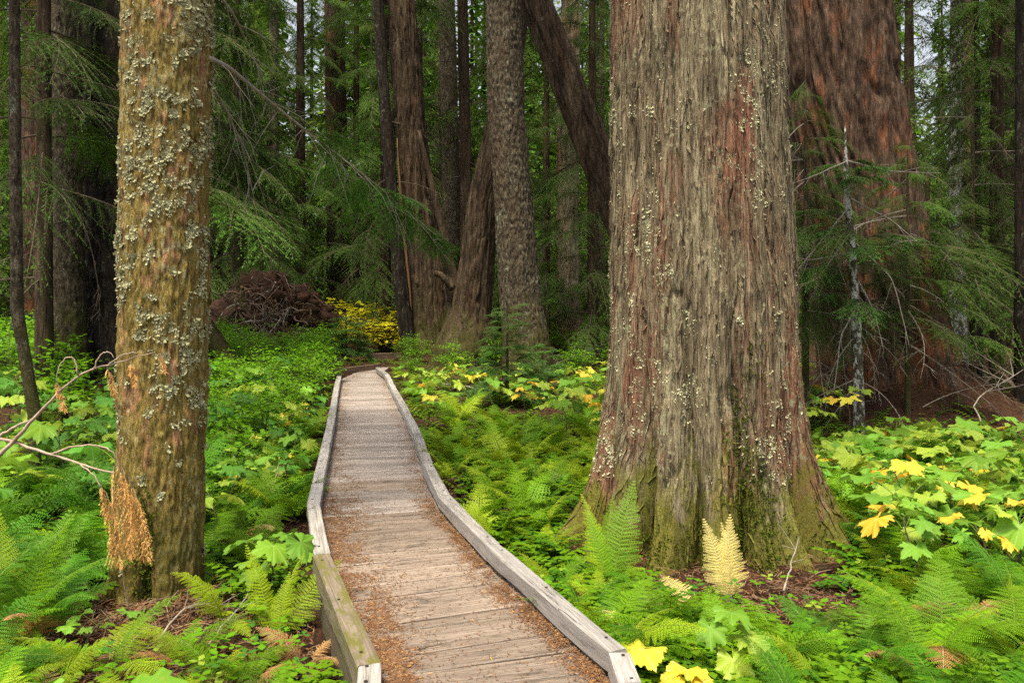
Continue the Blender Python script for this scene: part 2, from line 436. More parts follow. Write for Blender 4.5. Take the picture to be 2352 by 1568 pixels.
def wood_mat(name, tones, stain=(0.05, 0.042, 0.036), stain_amt=0.8, moss_amt=0.0, rough=0.55, spec=0.35):
    """weathered timber, grain along UV u"""
    m, nd, lk, bs = new_mat(name)
    uv = nd.new("ShaderNodeUVMap").outputs[0]
    oi = nd.new("ShaderNodeObjectInfo")
    cb = nd.new("ShaderNodeCombineXYZ")
    mm = N(nd, "ShaderNodeMath", operation='MULTIPLY'); lk.new(oi.outputs["Random"], mm.inputs[0]); mm.inputs[1].default_value = 57.0
    lk.new(mm.outputs[0], cb.inputs[2])
    va = N(nd, "ShaderNodeVectorMath", operation='ADD'); lk.new(uv, va.inputs[0]); lk.new(cb.outputs[0], va.inputs[1])
    v = va.outputs[0]
    gr = tex(nd, lk, v, (2.2, 70, 1), 1.0, 7, 0.7, 0.6)
    gr2 = tex(nd, lk, v, (6, 260, 1), 1.0, 4, 0.7, 0.2)
    st = tex(nd, lk, v, (4.5, 11, 1), 1.0, 6, 0.65, 0.5)
    rg = ramp(nd, [(0.28, tones[0]), (0.5, tones[1]), (0.72, tones[2])]); lk.new(gr, rg.inputs[0])
    r2 = ramp(nd, [(0.3, g(0.7)), (0.7, g(1.2))]); lk.new(gr2, r2.inputs[0])
    c = mix(nd, lk, 1.0, rg.outputs[0], r2.outputs[0], 'MULTIPLY')
    rs = ramp(nd, [(0.54, g(0)), (0.70, g(stain_amt))]); lk.new(st, rs.inputs[0])
    c = mix(nd, lk, rs.outputs[0], c, (*stain, 1))
    ck = tex(nd, lk, v, (1.6, 42, 1), 1.0, 5, 0.6, 0.9)
    rk = ramp(nd, [(0.468, g(0)), (0.490, g(0.9)), (0.497, g(0.9)), (0.512, g(0))]); lk.new(ck, rk.inputs[0])
    pk = tex(nd, lk, v, (1.1, 5, 1), 1.0, 3, 0.6); rq = ramp(nd, [(0.48, g(0)), (0.60, g(1))]); lk.new(pk, rq.inputs[0])
    cm = N(nd, "ShaderNodeMath", operation='MULTIPLY'); lk.new(rk.outputs[0], cm.inputs[0]); lk.new(rq.outputs[0], cm.inputs[1])
    c = mix(nd, lk, cm.outputs[0], c, (0.035, 0.028, 0.023, 1))
    if moss_amt:
        mo = tex(nd, lk, v, (7, 16, 1), 1.0, 6, 0.7, 0.3)
        rm = ramp(nd, [(0.47, g(0)), (0.60, g(moss_amt))]); lk.new(mo, rm.inputs[0])
        c = mix(nd, lk, rm.outputs[0], c, (0.10, 0.095, 0.018, 1))
    h = nd.new("ShaderNodeHueSaturation"); lk.new(c, h.inputs["Color"])
    mr = N(nd, "ShaderNodeMapRange"); lk.new(oi.outputs["Random"], mr.inputs[0]); mr.inputs[3].default_value = 0.78; mr.inputs[4].default_value = 1.2
    lk.new(mr.outputs[0], h.inputs["Value"])
    lk.new(h.outputs[0], bs.inputs["Base Color"])
    bs.inputs["Roughness"].default_value = rough; bs.inputs["Specular IOR Level"].default_value = spec
    bp = N(nd, "ShaderNodeBump", Strength=0.45, Distance=0.006); lk.new(gr, bp.inputs["Height"]); lk.new(bp.outputs[0], bs.inputs["Normal"])
    return m


M['ground'] = ground_mat()
M['plank'] = wood_mat("weathered_plank", ((0.110, 0.083, 0.066), (0.230, 0.178, 0.143), (0.345, 0.280, 0.230)), rough=0.5)
M['plank_sheen'] = wood_mat("sheen_pale_plank", ((0.17, 0.140, 0.125), (0.31, 0.262, 0.238), (0.42, 0.37, 0.342)), stain_amt=0.5, rough=0.42, spec=0.5)  # far boards: distant sky sheen put into a paler, greyer wood colour
M['curb'] = wood_mat("weathered_curb", ((0.17, 0.155, 0.148), (0.32, 0.30, 0.292), (0.46, 0.44, 0.43)), stain_amt=0.45, moss_amt=0.15, rough=0.5)
M['curb_moss'] = wood_mat("mossy_curb", ((0.09, 0.07, 0.052), (0.17, 0.135, 0.10), (0.24, 0.20, 0.155)), stain_amt=0.6, moss_amt=0.95, rough=0.8)
M['curb_brown'] = wood_mat("brown_curb", ((0.06, 0.036, 0.022), (0.12, 0.075, 0.048), (0.18, 0.12, 0.08)), stain_amt=0.4, rough=0.6)
M['joist'] = wood_mat("damp_joist", ((0.04, 0.03, 0.022), (0.08, 0.06, 0.045), (0.13, 0.10, 0.075)), moss_amt=0.5, rough=0.8)

# ------------------------------------------------------------------ boardwalk lines (frame measures -> ground plane)
CURB_TOP = 0.125


def flat(px, py, z):                                # point of the photograph on the level z
    d = FPX * (EYE - z) / (py - HY)
    return np.array([(px - CX) / FPX * d, d])


K = 2352 / 2500.0
r_in = [flat(a * K, b * K, CURB_TOP) for a, b in [(1510, 1667), (1485, 1590), (1186, 1331), (1070, 1209), (1033, 1131), (1008, 1057), (980, 995), (957, 952), (939, 914), (917, 897)]]
l_in = [flat(a * K, b * K, CURB_TOP) for a, b in [(929, 1667), (931, 1617), (806, 1350), (780, 1227), (797, 1136), (816, 1034), (829, 939), (834, 915)]]
r_in.insert(0, np.array([r_in[0][0] + 0.01, 0.9]))
l_in.insert(0, np.array([l_in[0][0] + 0.02, 0.9]))


def resample(poly, n):
    P = np.array(poly); s = np.r_[0, np.cumsum(np.linalg.norm(np.diff(P, axis=0), axis=1))]
    t = np.linspace(0, s[-1], n)
    return np.stack([np.interp(t, s, P[:, 0]), np.interp(t, s, P[:, 1])], 1)


def edge_x(poly, y):
    P = np.array(poly)
    return np.interp(y, P[:, 1], P[:, 0])


Y_END = 18.6


def path_mid(y):
    return 0.5 * (edge_x(r_in, y) + edge_x(l_in, y))


def off_path(x, y):
    """signed clearance from the boardwalk's outer edge (metres, x to the side)"""
    y = np.asarray(y, float)
    l, r = edge_x(l_in, y) - 0.16, edge_x(r_in, y) + 0.16
    c = np.maximum(l - x, x - r)
    return np.where(y < Y_END + 0.6, c, 9.0)


# ------------------------------------------------------------------ ground
def gz(x, y):
    x = np.asarray(x, float); y = np.asarray(y, float)
    z = -0.20 + 0.05 * noise(x * 0.9, y * 0.9, 0, 3) + 0.03 * noise(x * 2.6, y * 2.6, 0, 4)
    t = np.clip((y - 13) / 12, 0, 1)
    z = z + 0.30 * t * t * (3 - 2 * t)
    z = z + np.clip((y - 26) / 60, 0, 2) * 0.9
    z = z + 0.75 * np.exp(-(((x - 6.1) / 1.9) ** 2 + ((y - 12.6) / 1.7) ** 2) ** 1.3)      # duff mound under the red fir
    z = z + 0.03 * np.exp(-(((x + 2.05) / 0.55) ** 2 + ((y - 4.75) / 0.5) ** 2))           # litter heaped at the left trunk
    z = z + 0.35 * np.exp(-(((x + 7.5) / 2.4) ** 2 + ((y - 17.5) / 3.0) ** 2))
    # keep it below the deck
    c = off_path(x, y)
    lim = np.where(c < 0.15, -0.17, 5.0)
    return np.minimum(z, lim)


def build_ground():
    xs = np.r_[-300, -160, -90, -60, -45, np.arange(-36, -12, 1.0), np.arange(-12, 12, 0.14), np.arange(12, 36, 1.0), 36, 45, 60, 90, 160, 300]
    ys = np.r_[-120, -60, -30, -16, -8, -4, -2, np.arange(-1, 16, 0.14), np.arange(16, 30, 0.4), np.arange(30, 60, 2.0), 60, 80, 110, 160, 260, 420]
    X, Y = np.meshgrid(xs, ys)
    Z = gz(X, Y)
    near = (np.abs(X) < 12) & (Y > -1) & (Y < 16)
    Z = Z + np.where(near, 0.018 * noise(X * 9, Y * 9, 0, 8), 0)
    ny, nx = X.shape
    V = np.stack([X, Y, Z], -1).reshape(-1, 3)
    i, j = np.meshgrid(np.arange(ny - 1), np.arange(nx - 1), indexing='ij')
    Q = np.stack([i * nx + j, i * nx + j + 1, (i + 1) * nx + j + 1, (i + 1) * nx + j], -1).reshape(-1, 4)
    b = MB(); b.add(V, Q=Q)
    o = ob("ground", b.mesh("ground", [M['ground']], smooth=True))
    tag(o, "brown forest floor of needles and duff", None, kind="structure")


build_ground()


# ------------------------------------------------------------------ boardwalk
def beam_mesh(name, p0, p1, w, h, ztop, mat, seg=8, seed=0, cut0=0.0, cut1=0.0):
    """squared timber from p0 to p1 (2-D points of its centre line) with worn chamfered edges, grain UV"""
    p0, p1 = np.array(p0), np.array(p1)
    L = np.linalg.norm(p1 - p0); t = (p1 - p0) / L; nrm = np.array([t[1], -t[0]])
    c = 0.006
    prof = np.array([(-w / 2, -h), (w / 2, -h), (w / 2, -c), (w / 2 - c, 0), (-w / 2 + c, 0), (-w / 2, -c)])
    k = len(prof)
    V, UV = [], []
    per = np.r_[0, np.cumsum(np.linalg.norm(np.diff(prof, axis=0), axis=1))]
    for i in range(seg + 1):
        s = i / seg
        wob = 0.0045 * noise(np.array([s * L * 3.0]), np.arange(k) * 3.1, seed, 5)
        for q in range(k):
            u = s * L + (cut0 * prof[q, 0] if i == 0 else 0) + (cut1 * prof[q, 0] if i == seg else 0)
            xy = p0 + t * u + nrm * (prof[q, 0] + wob[q])
            V.append((xy[0], xy[1], ztop + prof[q, 1] + wob[q] * 1.2))
            UV.append((u, per[q]))
    Q = [(i * k + q, i * k + (q + 1) % k, (i + 1) * k + (q + 1) % k, (i + 1) * k + q) for i in range(seg) for q in range(k)]
    n0 = len(V)
    V += V[:k] + V[seg * k:(seg + 1) * k]
    UV += [(p[0], p[1]) for p in prof] * 2
    T = [(n0, n0 + q + 1, n0 + q) for q in range(1, k - 1)] + [(n0 + k, n0 + k + q, n0 + k + q + 1) for q in range(1, k - 1)]
    b = MB(); b.add(V, T=T, Q=Q)
    return b.mesh(name, [mat], uv=np.array(UV))


def build_boardwalk():
    bw = thing("boardwalk", "long winding boardwalk of weathered grey-brown planks with low timber curbs", "boardwalk", (0, 0, 0))
    # planks: cut lines across the path, square to its heading
    ys = np.linspace(0.9, Y_END + 0.55, 900)
    mid = np.stack([path_mid(ys), ys], 1)
    s = np.r_[0, np.cumsum(np.linalg.norm(np.diff(mid, axis=0), axis=1))]
    kern = np.ones(41) / 41
    tx = np.gradient(mid[:, 0]); ty = np.gradient(mid[:, 1])
    tx = np.convolve(np.pad(tx, 20, mode='edge'), kern, 'valid'); ty = np.convolve(np.pad(ty, 20, mode='edge'), kern, 'valid')
    pos = 0.0; k = 0
    r = random.Random(3)
    while pos < s[-1] - 0.2:
        wd = 0.186 + r.uniform(-0.004, 0.006)
        gap = r.choice([0.006, 0.009, 0.012, 0.016])
        a, b_ = pos + gap / 2, pos + wd - gap / 2
        zt = r.uniform(-0.003, 0.003)
        hl = []
        for u in (a, b_):
            c = np.array([np.interp(u, s, mid[:, 0]), np.interp(u, s, mid[:, 1])])
            t = np.array([np.interp(u, s, tx), np.interp(u, s, ty)]); t /= np.linalg.norm(t)
            hl.append((c, np.array([t[1], -t[0]])))
        yc = hl[0][0][1]
        wl_ = (edge_x(r_in, yc) - edge_x(l_in, yc)) * 0.5 * abs(hl[0][1][0])
        e0, e1 = -wl_ - 0.075 + r.uniform(-0.012, 0.012), wl_ + 0.075 + r.uniform(-0.012, 0.012)
        seg = 8
        V, UV = [], []
        ch = 0.004
        off = r.uniform(0, 40)
        for i in range(seg + 1):
            f = i / seg; e = e0 + (e1 - e0) * f
            A, B = hl[0][0] + hl[0][1] * e, hl[1][0] + hl[1][1] * e
            n_ = (B - A) / np.linalg.norm(B - A)
            wv = 0.0025 * noise(np.array([e * 3.0 + off]), 0.0, 0.0, 9)[0]; wv2 = 0.0025 * noise(np.array([e * 3.0 + off]), 5.0, 0.0, 9)[0]
            zz = zt + 0.002 * noise(np.array([e * 2 + off]), 9.0, 0.0, 9)[0]
            A = A + n_ * wv; B = B + n_ * wv2
            cup = 0.002
            row = [(A, -0.04), (A, zz - ch), (A + n_ * ch, zz), ((A + B) / 2, zz - cup), (B - n_ * ch, zz), (B, zz - ch), (B, -0.04)]
            vv = [0, 0.036, 0.041, 0.041 + wd / 2, 0.041 + wd - 0.01, 0.046 + wd, 0.08 + wd]
            for (q, z), v in zip(row, vv):
                V.append((q[0], q[1], z)); UV.append((e + off, v))
        m7 = 7
        Q = [(i * m7 + j, (i + 1) * m7 + j, (i + 1) * m7 + (j + 1) % m7, i * m7 + (j + 1) % m7) for i in range(seg) for j in range(m7)]
        n0 = len(V)
        V += V[:m7] + V[seg * m7:(seg + 1) * m7]; UV += [(off + 0.01 * j, 0.01 * j) for j in range(m7)] * 2
        T = [(n0, n0 + j, n0 + j + 1) for j in range(1, m7 - 1)] + [(n0 + m7, n0 + m7 + j + 1, n0 + m7 + j) for j in range(1, m7 - 1)]
        b = MB(); b.add(V, T=T, Q=Q)
        ob("plank", b.mesh("plank", [M['plank_sheen' if yc + r.uniform(-0.9, 0.9) > 6.6 else 'plank']], uv=np.array(UV)), bw)
        pos += wd; k += 1
    # curbs
    screw = MB()
    V, Q, T = tube([(0, 0, 0), (0, 0, 0.004)], 0.0075, 8); screw.add(V, T=T, Q=Q)
    screw_me = screw.mesh("screw", [M['screw']])
    block_me = {}

    def curb(p, q, side, mat, w=0.09, h=0.09, top=CURB_TOP, label=None, seed=0, gap=0.002):
        p, q = np.array(p), np.array(q); t = (q - p) / np.linalg.norm(q - p); n_ = np.array([t[1], -t[0]]) * side
        a, b2 = p + n_ * w / 2 + t * gap, q + n_ * w / 2 - t * gap
        L = np.linalg.norm(b2 - a)
        o = ob("curb_timber", beam_mesh("curb_timber", a, b2, w, h, top, mat, seg=max(3, int(L * 5)), seed=seed), bw)
        if label: o["label"] = label
        for f in ((0.12, 0.88) if L < 1.3 else (0.08, 0.5, 0.92)):
            c = a + (b2 - a) * f
            ob("screw", screw_me, o, loc=(c[0] + n_[0] * 0.012, c[1] + n_[1] * 0.012, top - 0.0005))
        hb = top - h
        if hb > 0.012:
            for f in (0.1, 0.5, 0.9):
                c = a + (b2 - a) * f
                e = t * 0.10
                ob("spacer_block", beam_mesh("spacer_block", c - e, c + e, w * 0.8, hb - 0.004 + 0.003, hb - 0.001, M['joist'], seg=1), bw)

    for k in range(len(r_in) - 1):
        curb(r_in[k], r_in[k + 1], 1, M['curb'], seed=k)
    for k in range(len(l_in) - 1):
        if k == 2:
            curb(l_in[k], l_in[k + 1], -1, M['curb_moss'], w=0.098, h=0.105, top=0.126, seed=20, label="mossy dark curb timber")
        else:
            curb(l_in[k], l_in[k + 1], -1, M['curb'], seed=20 + k)
    # the walk turns at its far end: cross curb and the planks of the next leg
    a, b2 = np.array([r_in[-1][0] - 0.05, r_in[-1][1] + 1.05]), np.array([l_in[-1][0] - 0.75, l_in[-1][1] + 0.55])
    curb(b2, a, -1, M['curb_brown'], h=0.12, seed=41, label="brown cross curb at the bend")
    e = flat(817 * K, 901 * K, CURB_TOP)
    curb(np.array([l_in[-1][0] - 0.55, l_in[-1][1] + 0.30]), l_in[-1] + np.array([-0.03, 0.02]), 1, M['curb_brown'], seed=43)
    # stringers below
    for side, poly in ((1, r_in), (-1, l_in)):
        P = np.array(poly)
        for k in range(len(P) - 1):
            t = (P[k + 1] - P[k]); L = np.linalg.norm(t); t /= L; n_ = np.array([t[1], -t[0]]) * side
            if L > 0.3:
                ob("stringer", beam_mesh("stringer", P[k] + n_ * 0.04, P[k + 1] + n_ * 0.04, 0.07, 0.17, -0.045, M['joist'], seg=2), bw)
    return bw


build_boardwalk()


# ------------------------------------------------------------------ trunks
def trunk_mesh(name, ctrl, mats, kind='plate', nth=48, dz=0.06, zbase=None, roots=(), zfine=None, ztop=16.0, seed=0, amp=1.0, furrows=()):
    """ctrl: (x, y, z, r) from base to top.  roots: (angle, reach, width, height).  rings are level."""
    C = np.array(sorted(ctrl, key=lambda c: c[2]))
    zb = C[0, 2] if zbase is None else zbase
    zf = C[-1, 2] if zfine is None else zfine
    zs = [zb]
    while zs[-1] < zf: zs.append(zs[-1] + dz)
    st = dz
    while zs[-1] < ztop:
        st = min(st * 1.25, 0.9); zs.append(zs[-1] + st)
    zs = np.array(zs)
    def ip(k):
        v = np.interp(zs, C[:, 2], C[:, k])
        return v
    cx, cy_, rr = ip(0), ip(1), ip(3)
    # smooth the control polyline a little
    for _ in range(2):
        for arr in (cx, cy_, rr):
            arr[1:-1] = 0.25 * arr[:-2] + 0.5 * arr[1:-1] + 0.25 * arr[2:]
    above = zs > C[-1, 2]
    rr = np.where(above, rr * np.clip(1 - (zs - C[-1, 2]) / (ztop - C[-1, 2] + 3) * 0.75, 0.12, 1), rr)
    th = np.linspace(0, 2 * np.pi, nth, endpoint=False)
    TH, Z = np.meshgrid(th, zs)
    Rr = np.repeat(rr[:, None], nth, 1)
    h = Z - zb
    for a, reach, wd, hh in roots:
        da = np.angle(np.exp(1j * (TH - a)))
        Rr = Rr + reach * np.exp(-(da / wd) ** 2) * np.exp(-np.maximum(h, 0) / hh)
    for a, depth, wd, h0, h1 in furrows:
        da = np.angle(np.exp(1j * (TH - a - 0.06 * np.sin(h * 3))))
        Rr = Rr - depth * np.exp(-(da / wd) ** 2) * np.clip(1 - (h - h0) / (h1 - h0), 0, 1)
    Rm = float(np.mean(rr[:max(2, len(rr) // 2)]))
    cxn, sxn = np.cos(TH) * Rm, np.sin(TH) * Rm
    def nz(fx, fz, sd, oct=1):
        return fbm(cxn * fx, sxn * fx, Z * fz, seed + sd, oct)
    if kind == 'fibre':
        d = 0.020 * nz(3.5, 0.35, 1, 2)
        w = nz(1.5, 1.0, 30) * 0.12
        d = d + 0.016 * (1 - 2 * np.abs(fbm((cxn + w * 0.1) * 9, sxn * 9, Z * 0.7, seed + 2, 2)))
        d = d + 0.010 * (1 - 2 * np.abs(noise(cxn * 22, sxn * 22, Z * 1.8, seed + 3)))
        d = d + 0.006 * nz(42, 5, 4, 2)
        d = d + 0.012 * np.clip(nz(16, 14, 9, 2) - 0.55, 0, 1)
        for q, (fx, fz, dp, wd) in enumerate(((6.5, 0.38, 0.030, 0.06), (13, 0.8, 0.020, 0.07), (24, 1.6, 0.010, 0.09))):
            fn = noise(cxn * fx + 0.35 * noise(cxn * 3, sxn * 3, Z * 2.5, seed + 60), sxn * fx, Z * fz, seed + 50 + q)
            d = d - dp * np.exp(-(fn / wd) ** 2)
    elif kind == 'plate':
        q = fbm(cxn * 5.5 + Z * 0.5, sxn * 5.5, Z * 0.8, seed + 1, 2)
        d = 0.060 * np.clip(np.abs(q) * 2.4, 0, 1) - 0.04 + 0.016 * nz(14, 4, 2, 2) + 0.012 * nz(30, 9, 5)
    else:   # scaly
        d = 0.007 * nz(6, 1.6, 1, 2) + 0.015 * np.abs(nz(30, 6.5, 2)) + 0.007 * nz(52, 17, 3, 2)
    Rr = Rr + amp * d * np.clip(Rr / 0.22, 0.25, 1.3)
    X = cx[:, None] + Rr * np.cos(TH); Y = cy_[:, None] + Rr * np.sin(TH)
    V = np.stack([X, Y, Z], -1).reshape(-1, 3)
    m = len(zs)
    i, j = np.meshgrid(np.arange(m - 1), np.arange(nth), indexing='ij')
    Q = np.stack([i * nth + j, i * nth + (j + 1) % nth, (i + 1) * nth + (j + 1) % nth, (i + 1) * nth + j], -1).reshape(-1, 4)
    n0 = len(V)
    V = np.vstack([V, (cx[-1], cy_[-1], zs[-1] + 0.1)])
    T = [((m - 1) * nth + j, (m - 1) * nth + (j + 1) % nth, n0) for j in range(nth)]
    b = MB(); b.add(V, T=T, Q=Q)
    return b.mesh(name, mats, smooth=True), (zs, cx, cy_, rr, V, nth)


# ---- conifer sprays shared by all trees
def make_spray(name, seed, L=2.4, wmax=0.75, spacing=0.045, tw=0.021, rise=0.1, droop=0.55, needle_w=0.0075, tlen=0.052, mats=('twig', 'needle'), bare=0.12, hang=0.35):
    r = np.random.default_rng(seed)
    b = MB()
    n = 14
    t = np.linspace(0, 1, n)
    ax = np.stack([L * t, 0.10 * L * np.sin(t * 2.6 + seed) * t * 0.5, L * (rise * t - droop * t ** 2.2)], 1)
    V, Q, T = tube(ax, 0.014 * L / 2 * (1 - 0.85 * t) + 0.002, 4, cap=False)
    b.add(V, Q=Q, m=0)
    def axis(u):
        return np.array([np.interp(u, t, ax[:, k]) for k in range(3)])
    def diamonds(P, D, S, ln, wd, m=1):
        """rows of narrow kite quads: base P, direction D, side S"""
        P, D, S = (np.asarray(a, float).reshape(-1, 3) for a in (P, D, S))
        k = len(P); ln = np.asarray(ln).reshape(-1, 1); wd = np.broadcast_to(np.asarray(wd, float).reshape(-1, 1), (k, 1))
        A = np.stack([P, P + D * ln * 0.45 + S * wd, P + D * ln, P + D * ln * 0.45 - S * wd], 1).reshape(-1, 3)
        q = np.arange(k)[:, None] * 4 + np.arange(4)
        b.add(A, Q=q, m=m)
    PP, DD, SS, LN = [], [], [], []

    def grow(ax, L, wmax, bare):
        t = np.linspace(0, 1, len(ax))
        def axis(u):
            return np.array([np.interp(u, t, ax[:, k]) for k in range(3)])
        u = bare
        side = 1
        while u < 0.995:
            p = axis(u)
            tang = axis(min(u + 0.02, 1)) - axis(max(u - 0.02, 0)); tang /= np.linalg.norm(tang)
            lat = np.array([-tang[1], tang[0], 0.0]); lat /= np.linalg.norm(lat) + 1e-9
            prof = min(1.0, (u - bare + 0.06) / 0.30) ** 0.7 * (1 - u) ** 0.62 * 1.25
            ln = wmax * prof * r.uniform(0.25, 1.2) + 0.05
            ang = R(r.uniform(34, 72))
            d = tang * math.cos(ang) + lat * side * math.sin(ang); d[2] += r.uniform(-0.28, 0.16)
            d /= np.linalg.norm(d)
            k = max(3, int(ln / tw))
            f = np.linspace(0, 1, k)
            hg = hang * r.uniform(0.2, 1.6)
            bend = lat * r.uniform(-0.25, 0.25)
            pts = p + d * ln * f[:, None] + np.array([0, 0, -1]) * (hg * ln * f ** 2)[:, None] + (tang * 0.15 + bend) * (ln * f ** 2)[:, None]
            if ln > 0.12:
                V, Q, T = tube(pts[:: max(1, k // 4)] if k > 5 else pts, 0.0022, 3, cap=False); b.add(V, Q=Q, m=0)
            dirs = np.gradient(pts, axis=0); dirs /= np.linalg.norm(dirs, axis=1, keepdims=True) + 1e-9
            latv = np.cross(dirs, [0, 0, 1.0]); latv /= np.linalg.norm(latv, axis=1, keepdims=True) + 1e-9
            for sd in (1, -1):
                keep = r.uniform(0, 1, k) > 0.18
                a2 = np.radians(r.uniform(32, 70, k))[:, None]
                dd = dirs * np.cos(a2) + latv * sd * np.sin(a2); dd[:, 2] += r.uniform(-0.35, 0.15, k)
                l2 = tlen * (0.5 + 1.1 * (1 - f) * (f + 0.25) * 2.0) * r.uniform(0.45, 1.35, k)
                ss = np.cross(dd, [0, 0, 1.0]); ss += r.normal(0, 0.3, ss.shape); ss /= np.linalg.norm(ss, axis=1, keepdims=True) + 1e-9
                PP.append(pts[keep]); DD.append(dd[keep]); SS.append(ss[keep]); LN.append(l2[keep])
            PP.append(pts[-1:]); DD.append(dirs[-1:]); SS.append(latv[-1:]); LN.append(np.array([tlen]))
            u += spacing / L * r.uniform(0.3, 1.9)
            side = -side if r.random() < 0.8 else side

    grow(ax, L, wmax, bare)
    for k in range(3):                                   # forks of the bough
        u0 = r.uniform(0.15, 0.55); p = axis(u0); sg = 1 if k % 2 else -1
        a = R(r.uniform(22, 48)) * sg; Lf = L * r.uniform(0.3, 0.55) * (1.1 - u0 * 0.6)
        q = np.linspace(0, 1, 8)
        fx = np.stack([p[0] + Lf * q * math.cos(a), p[1] + Lf * q * math.sin(a), p[2] + Lf * (r.uniform(-0.15, 0.1) * q - droop * 0.8 * q ** 2)], 1)
        V, Q, T = tube(fx, 0.007 * L / 2 * (1 - 0.8 * q) + 0.0015, 4, cap=False); b.add(V, Q=Q, m=0)
        grow(fx, Lf, wmax * 0.6, 0.08)
    diamonds(np.concatenate(PP), np.concatenate(DD), np.concatenate(SS), np.concatenate(LN), needle_w)
    return b.mesh(name, [M[mats[0]], M[mats[1]]])


SPRAY = [make_spray("spray", 11 + k, L=2.3, wmax=0.70 + 0.1 * (k % 3), rise=[0.15, 0.0, 0.25, 0.1][k], droop=[0.45, 0.7, 0.5, 0.3][k], hang=[0.4, 0.6, 0.3, 0.5][k]) for k in range(4)]
SPRAY_B = [make_spray("young_spray", 31 + k, L=1.2, wmax=0.42, spacing=0.035, tw=0.02, rise=0.15, droop=0.3, needle_w=0.008, tlen=0.05, mats=('twig', 'needle_bright'), hang=0.2) for k in range(3)]
SPRAY_FAR = [make_spray("far_spray", 51 + k, L=2.8, wmax=0.9, spacing=0.11, tw=0.075, rise=0.1, droop=0.55, needle_w=0.026, tlen=0.15, hang=0.5, mats=('twig', 'needle_far')) for k in range(3)]


def make_dead_limb(name, seed, L=1.6, mat='twig', n=9, droop=0.5, r0=0.016, fuzz=False):
    r = np.random.default_rng(seed); b = MB()
    t = np.linspace(0, 1, 9)
    ax = np.stack([L * t, 0.12 * L * np.sin(t * 3 + seed) * t, L * (0.12 * t - droop * t ** 2)], 1)
    V, Q, T = tube(ax, r0 * (1 - 0.85 * t), 5, cap=False); b.add(V, Q=Q)
    for k in range(n):
        u = r.uniform(0.2, 0.95); p = np.array([np.interp(u, t, ax[:, c]) for c in range(3)])
        l = L * r.uniform(0.12, 0.42) * (1.1 - u * 0.6); f = np.linspace(0, 1, 5)[:, None]
        d = np.array([r.uniform(0.2, 0.8), r.choice([-1, 1]) * r.uniform(0.3, 0.9), r.uniform(-0.6, 0.2)]); d /= np.linalg.norm(d)
        pts = p + d * l * f + np.array([0, 0, -1]) * l * 0.5 * f ** 2 + r.normal(0, 0.02, (5, 3)) * f
        V, Q, T = tube(pts, (r0 * 0.35 * (1 - 0.8 * f[:, 0])), 3, cap=False); b.add(V, Q=Q)
        for q in range(3):
            u2 = r.uniform(0.3, 0.9); p2 = pts[int(u2 * 4)]
            d2 = d + r.normal(0, 0.5, 3); d2[2] -= 0.5; d2 /= np.linalg.norm(d2)
            pt2 = p2 + d2 * l * 0.4 * np.linspace(0, 1, 3)[:, None]
            V, Q, T = tube(pt2, [r0 * 0.16, r0 * 0.12, r0 * 0.05], 3, cap=False); b.add(V, Q=Q)
    return b.mesh(name, [M[mat]])


DEAD = [make_dead_limb("dead_limb", 3 + k, L=1.5 + 0.3 * k, n=10, droop=[0.5, 0.8, 0.3][k]) for k in range(3)]
DEAD_PALE = [make_dead_limb("bare_limb", 13 + k, L=1.3, n=7, droop=[0.4, 0.2, 0.6][k], mat='grey_twig', r0=0.011) for k in range(3)]


def hang_branches(root, info, zr, n, meshes, rnd, scale=(0.6, 1.2), tilt=(-25, 10), az=None, name="branch", origin=None):
    zs, cx, cy_, rr = info[:4]
    ox = origin or Vector((0, 0, 0))
    for k in range(n):
        z = rnd.uniform(*zr)
        x, y, r0 = np.interp(z, zs, cx), np.interp(z, zs, cy_), np.interp(z, zs, rr)
        a = rnd.uniform(0, 2 * math.pi) if az is None else R(rnd.uniform(*az))
        s = rnd.uniform(*scale)
        ob(name, rnd.choice(meshes), root, loc=(x + math.cos(a) * r0 * 0.9 - ox.x, y + math.sin(a) * r0 * 0.9 - ox.y, z - ox.z),
           rot=(R(rnd.uniform(-15, 15)), -R(rnd.uniform(*tilt)), a), scale=(s, s * rnd.uniform(0.85, 1.15), s))


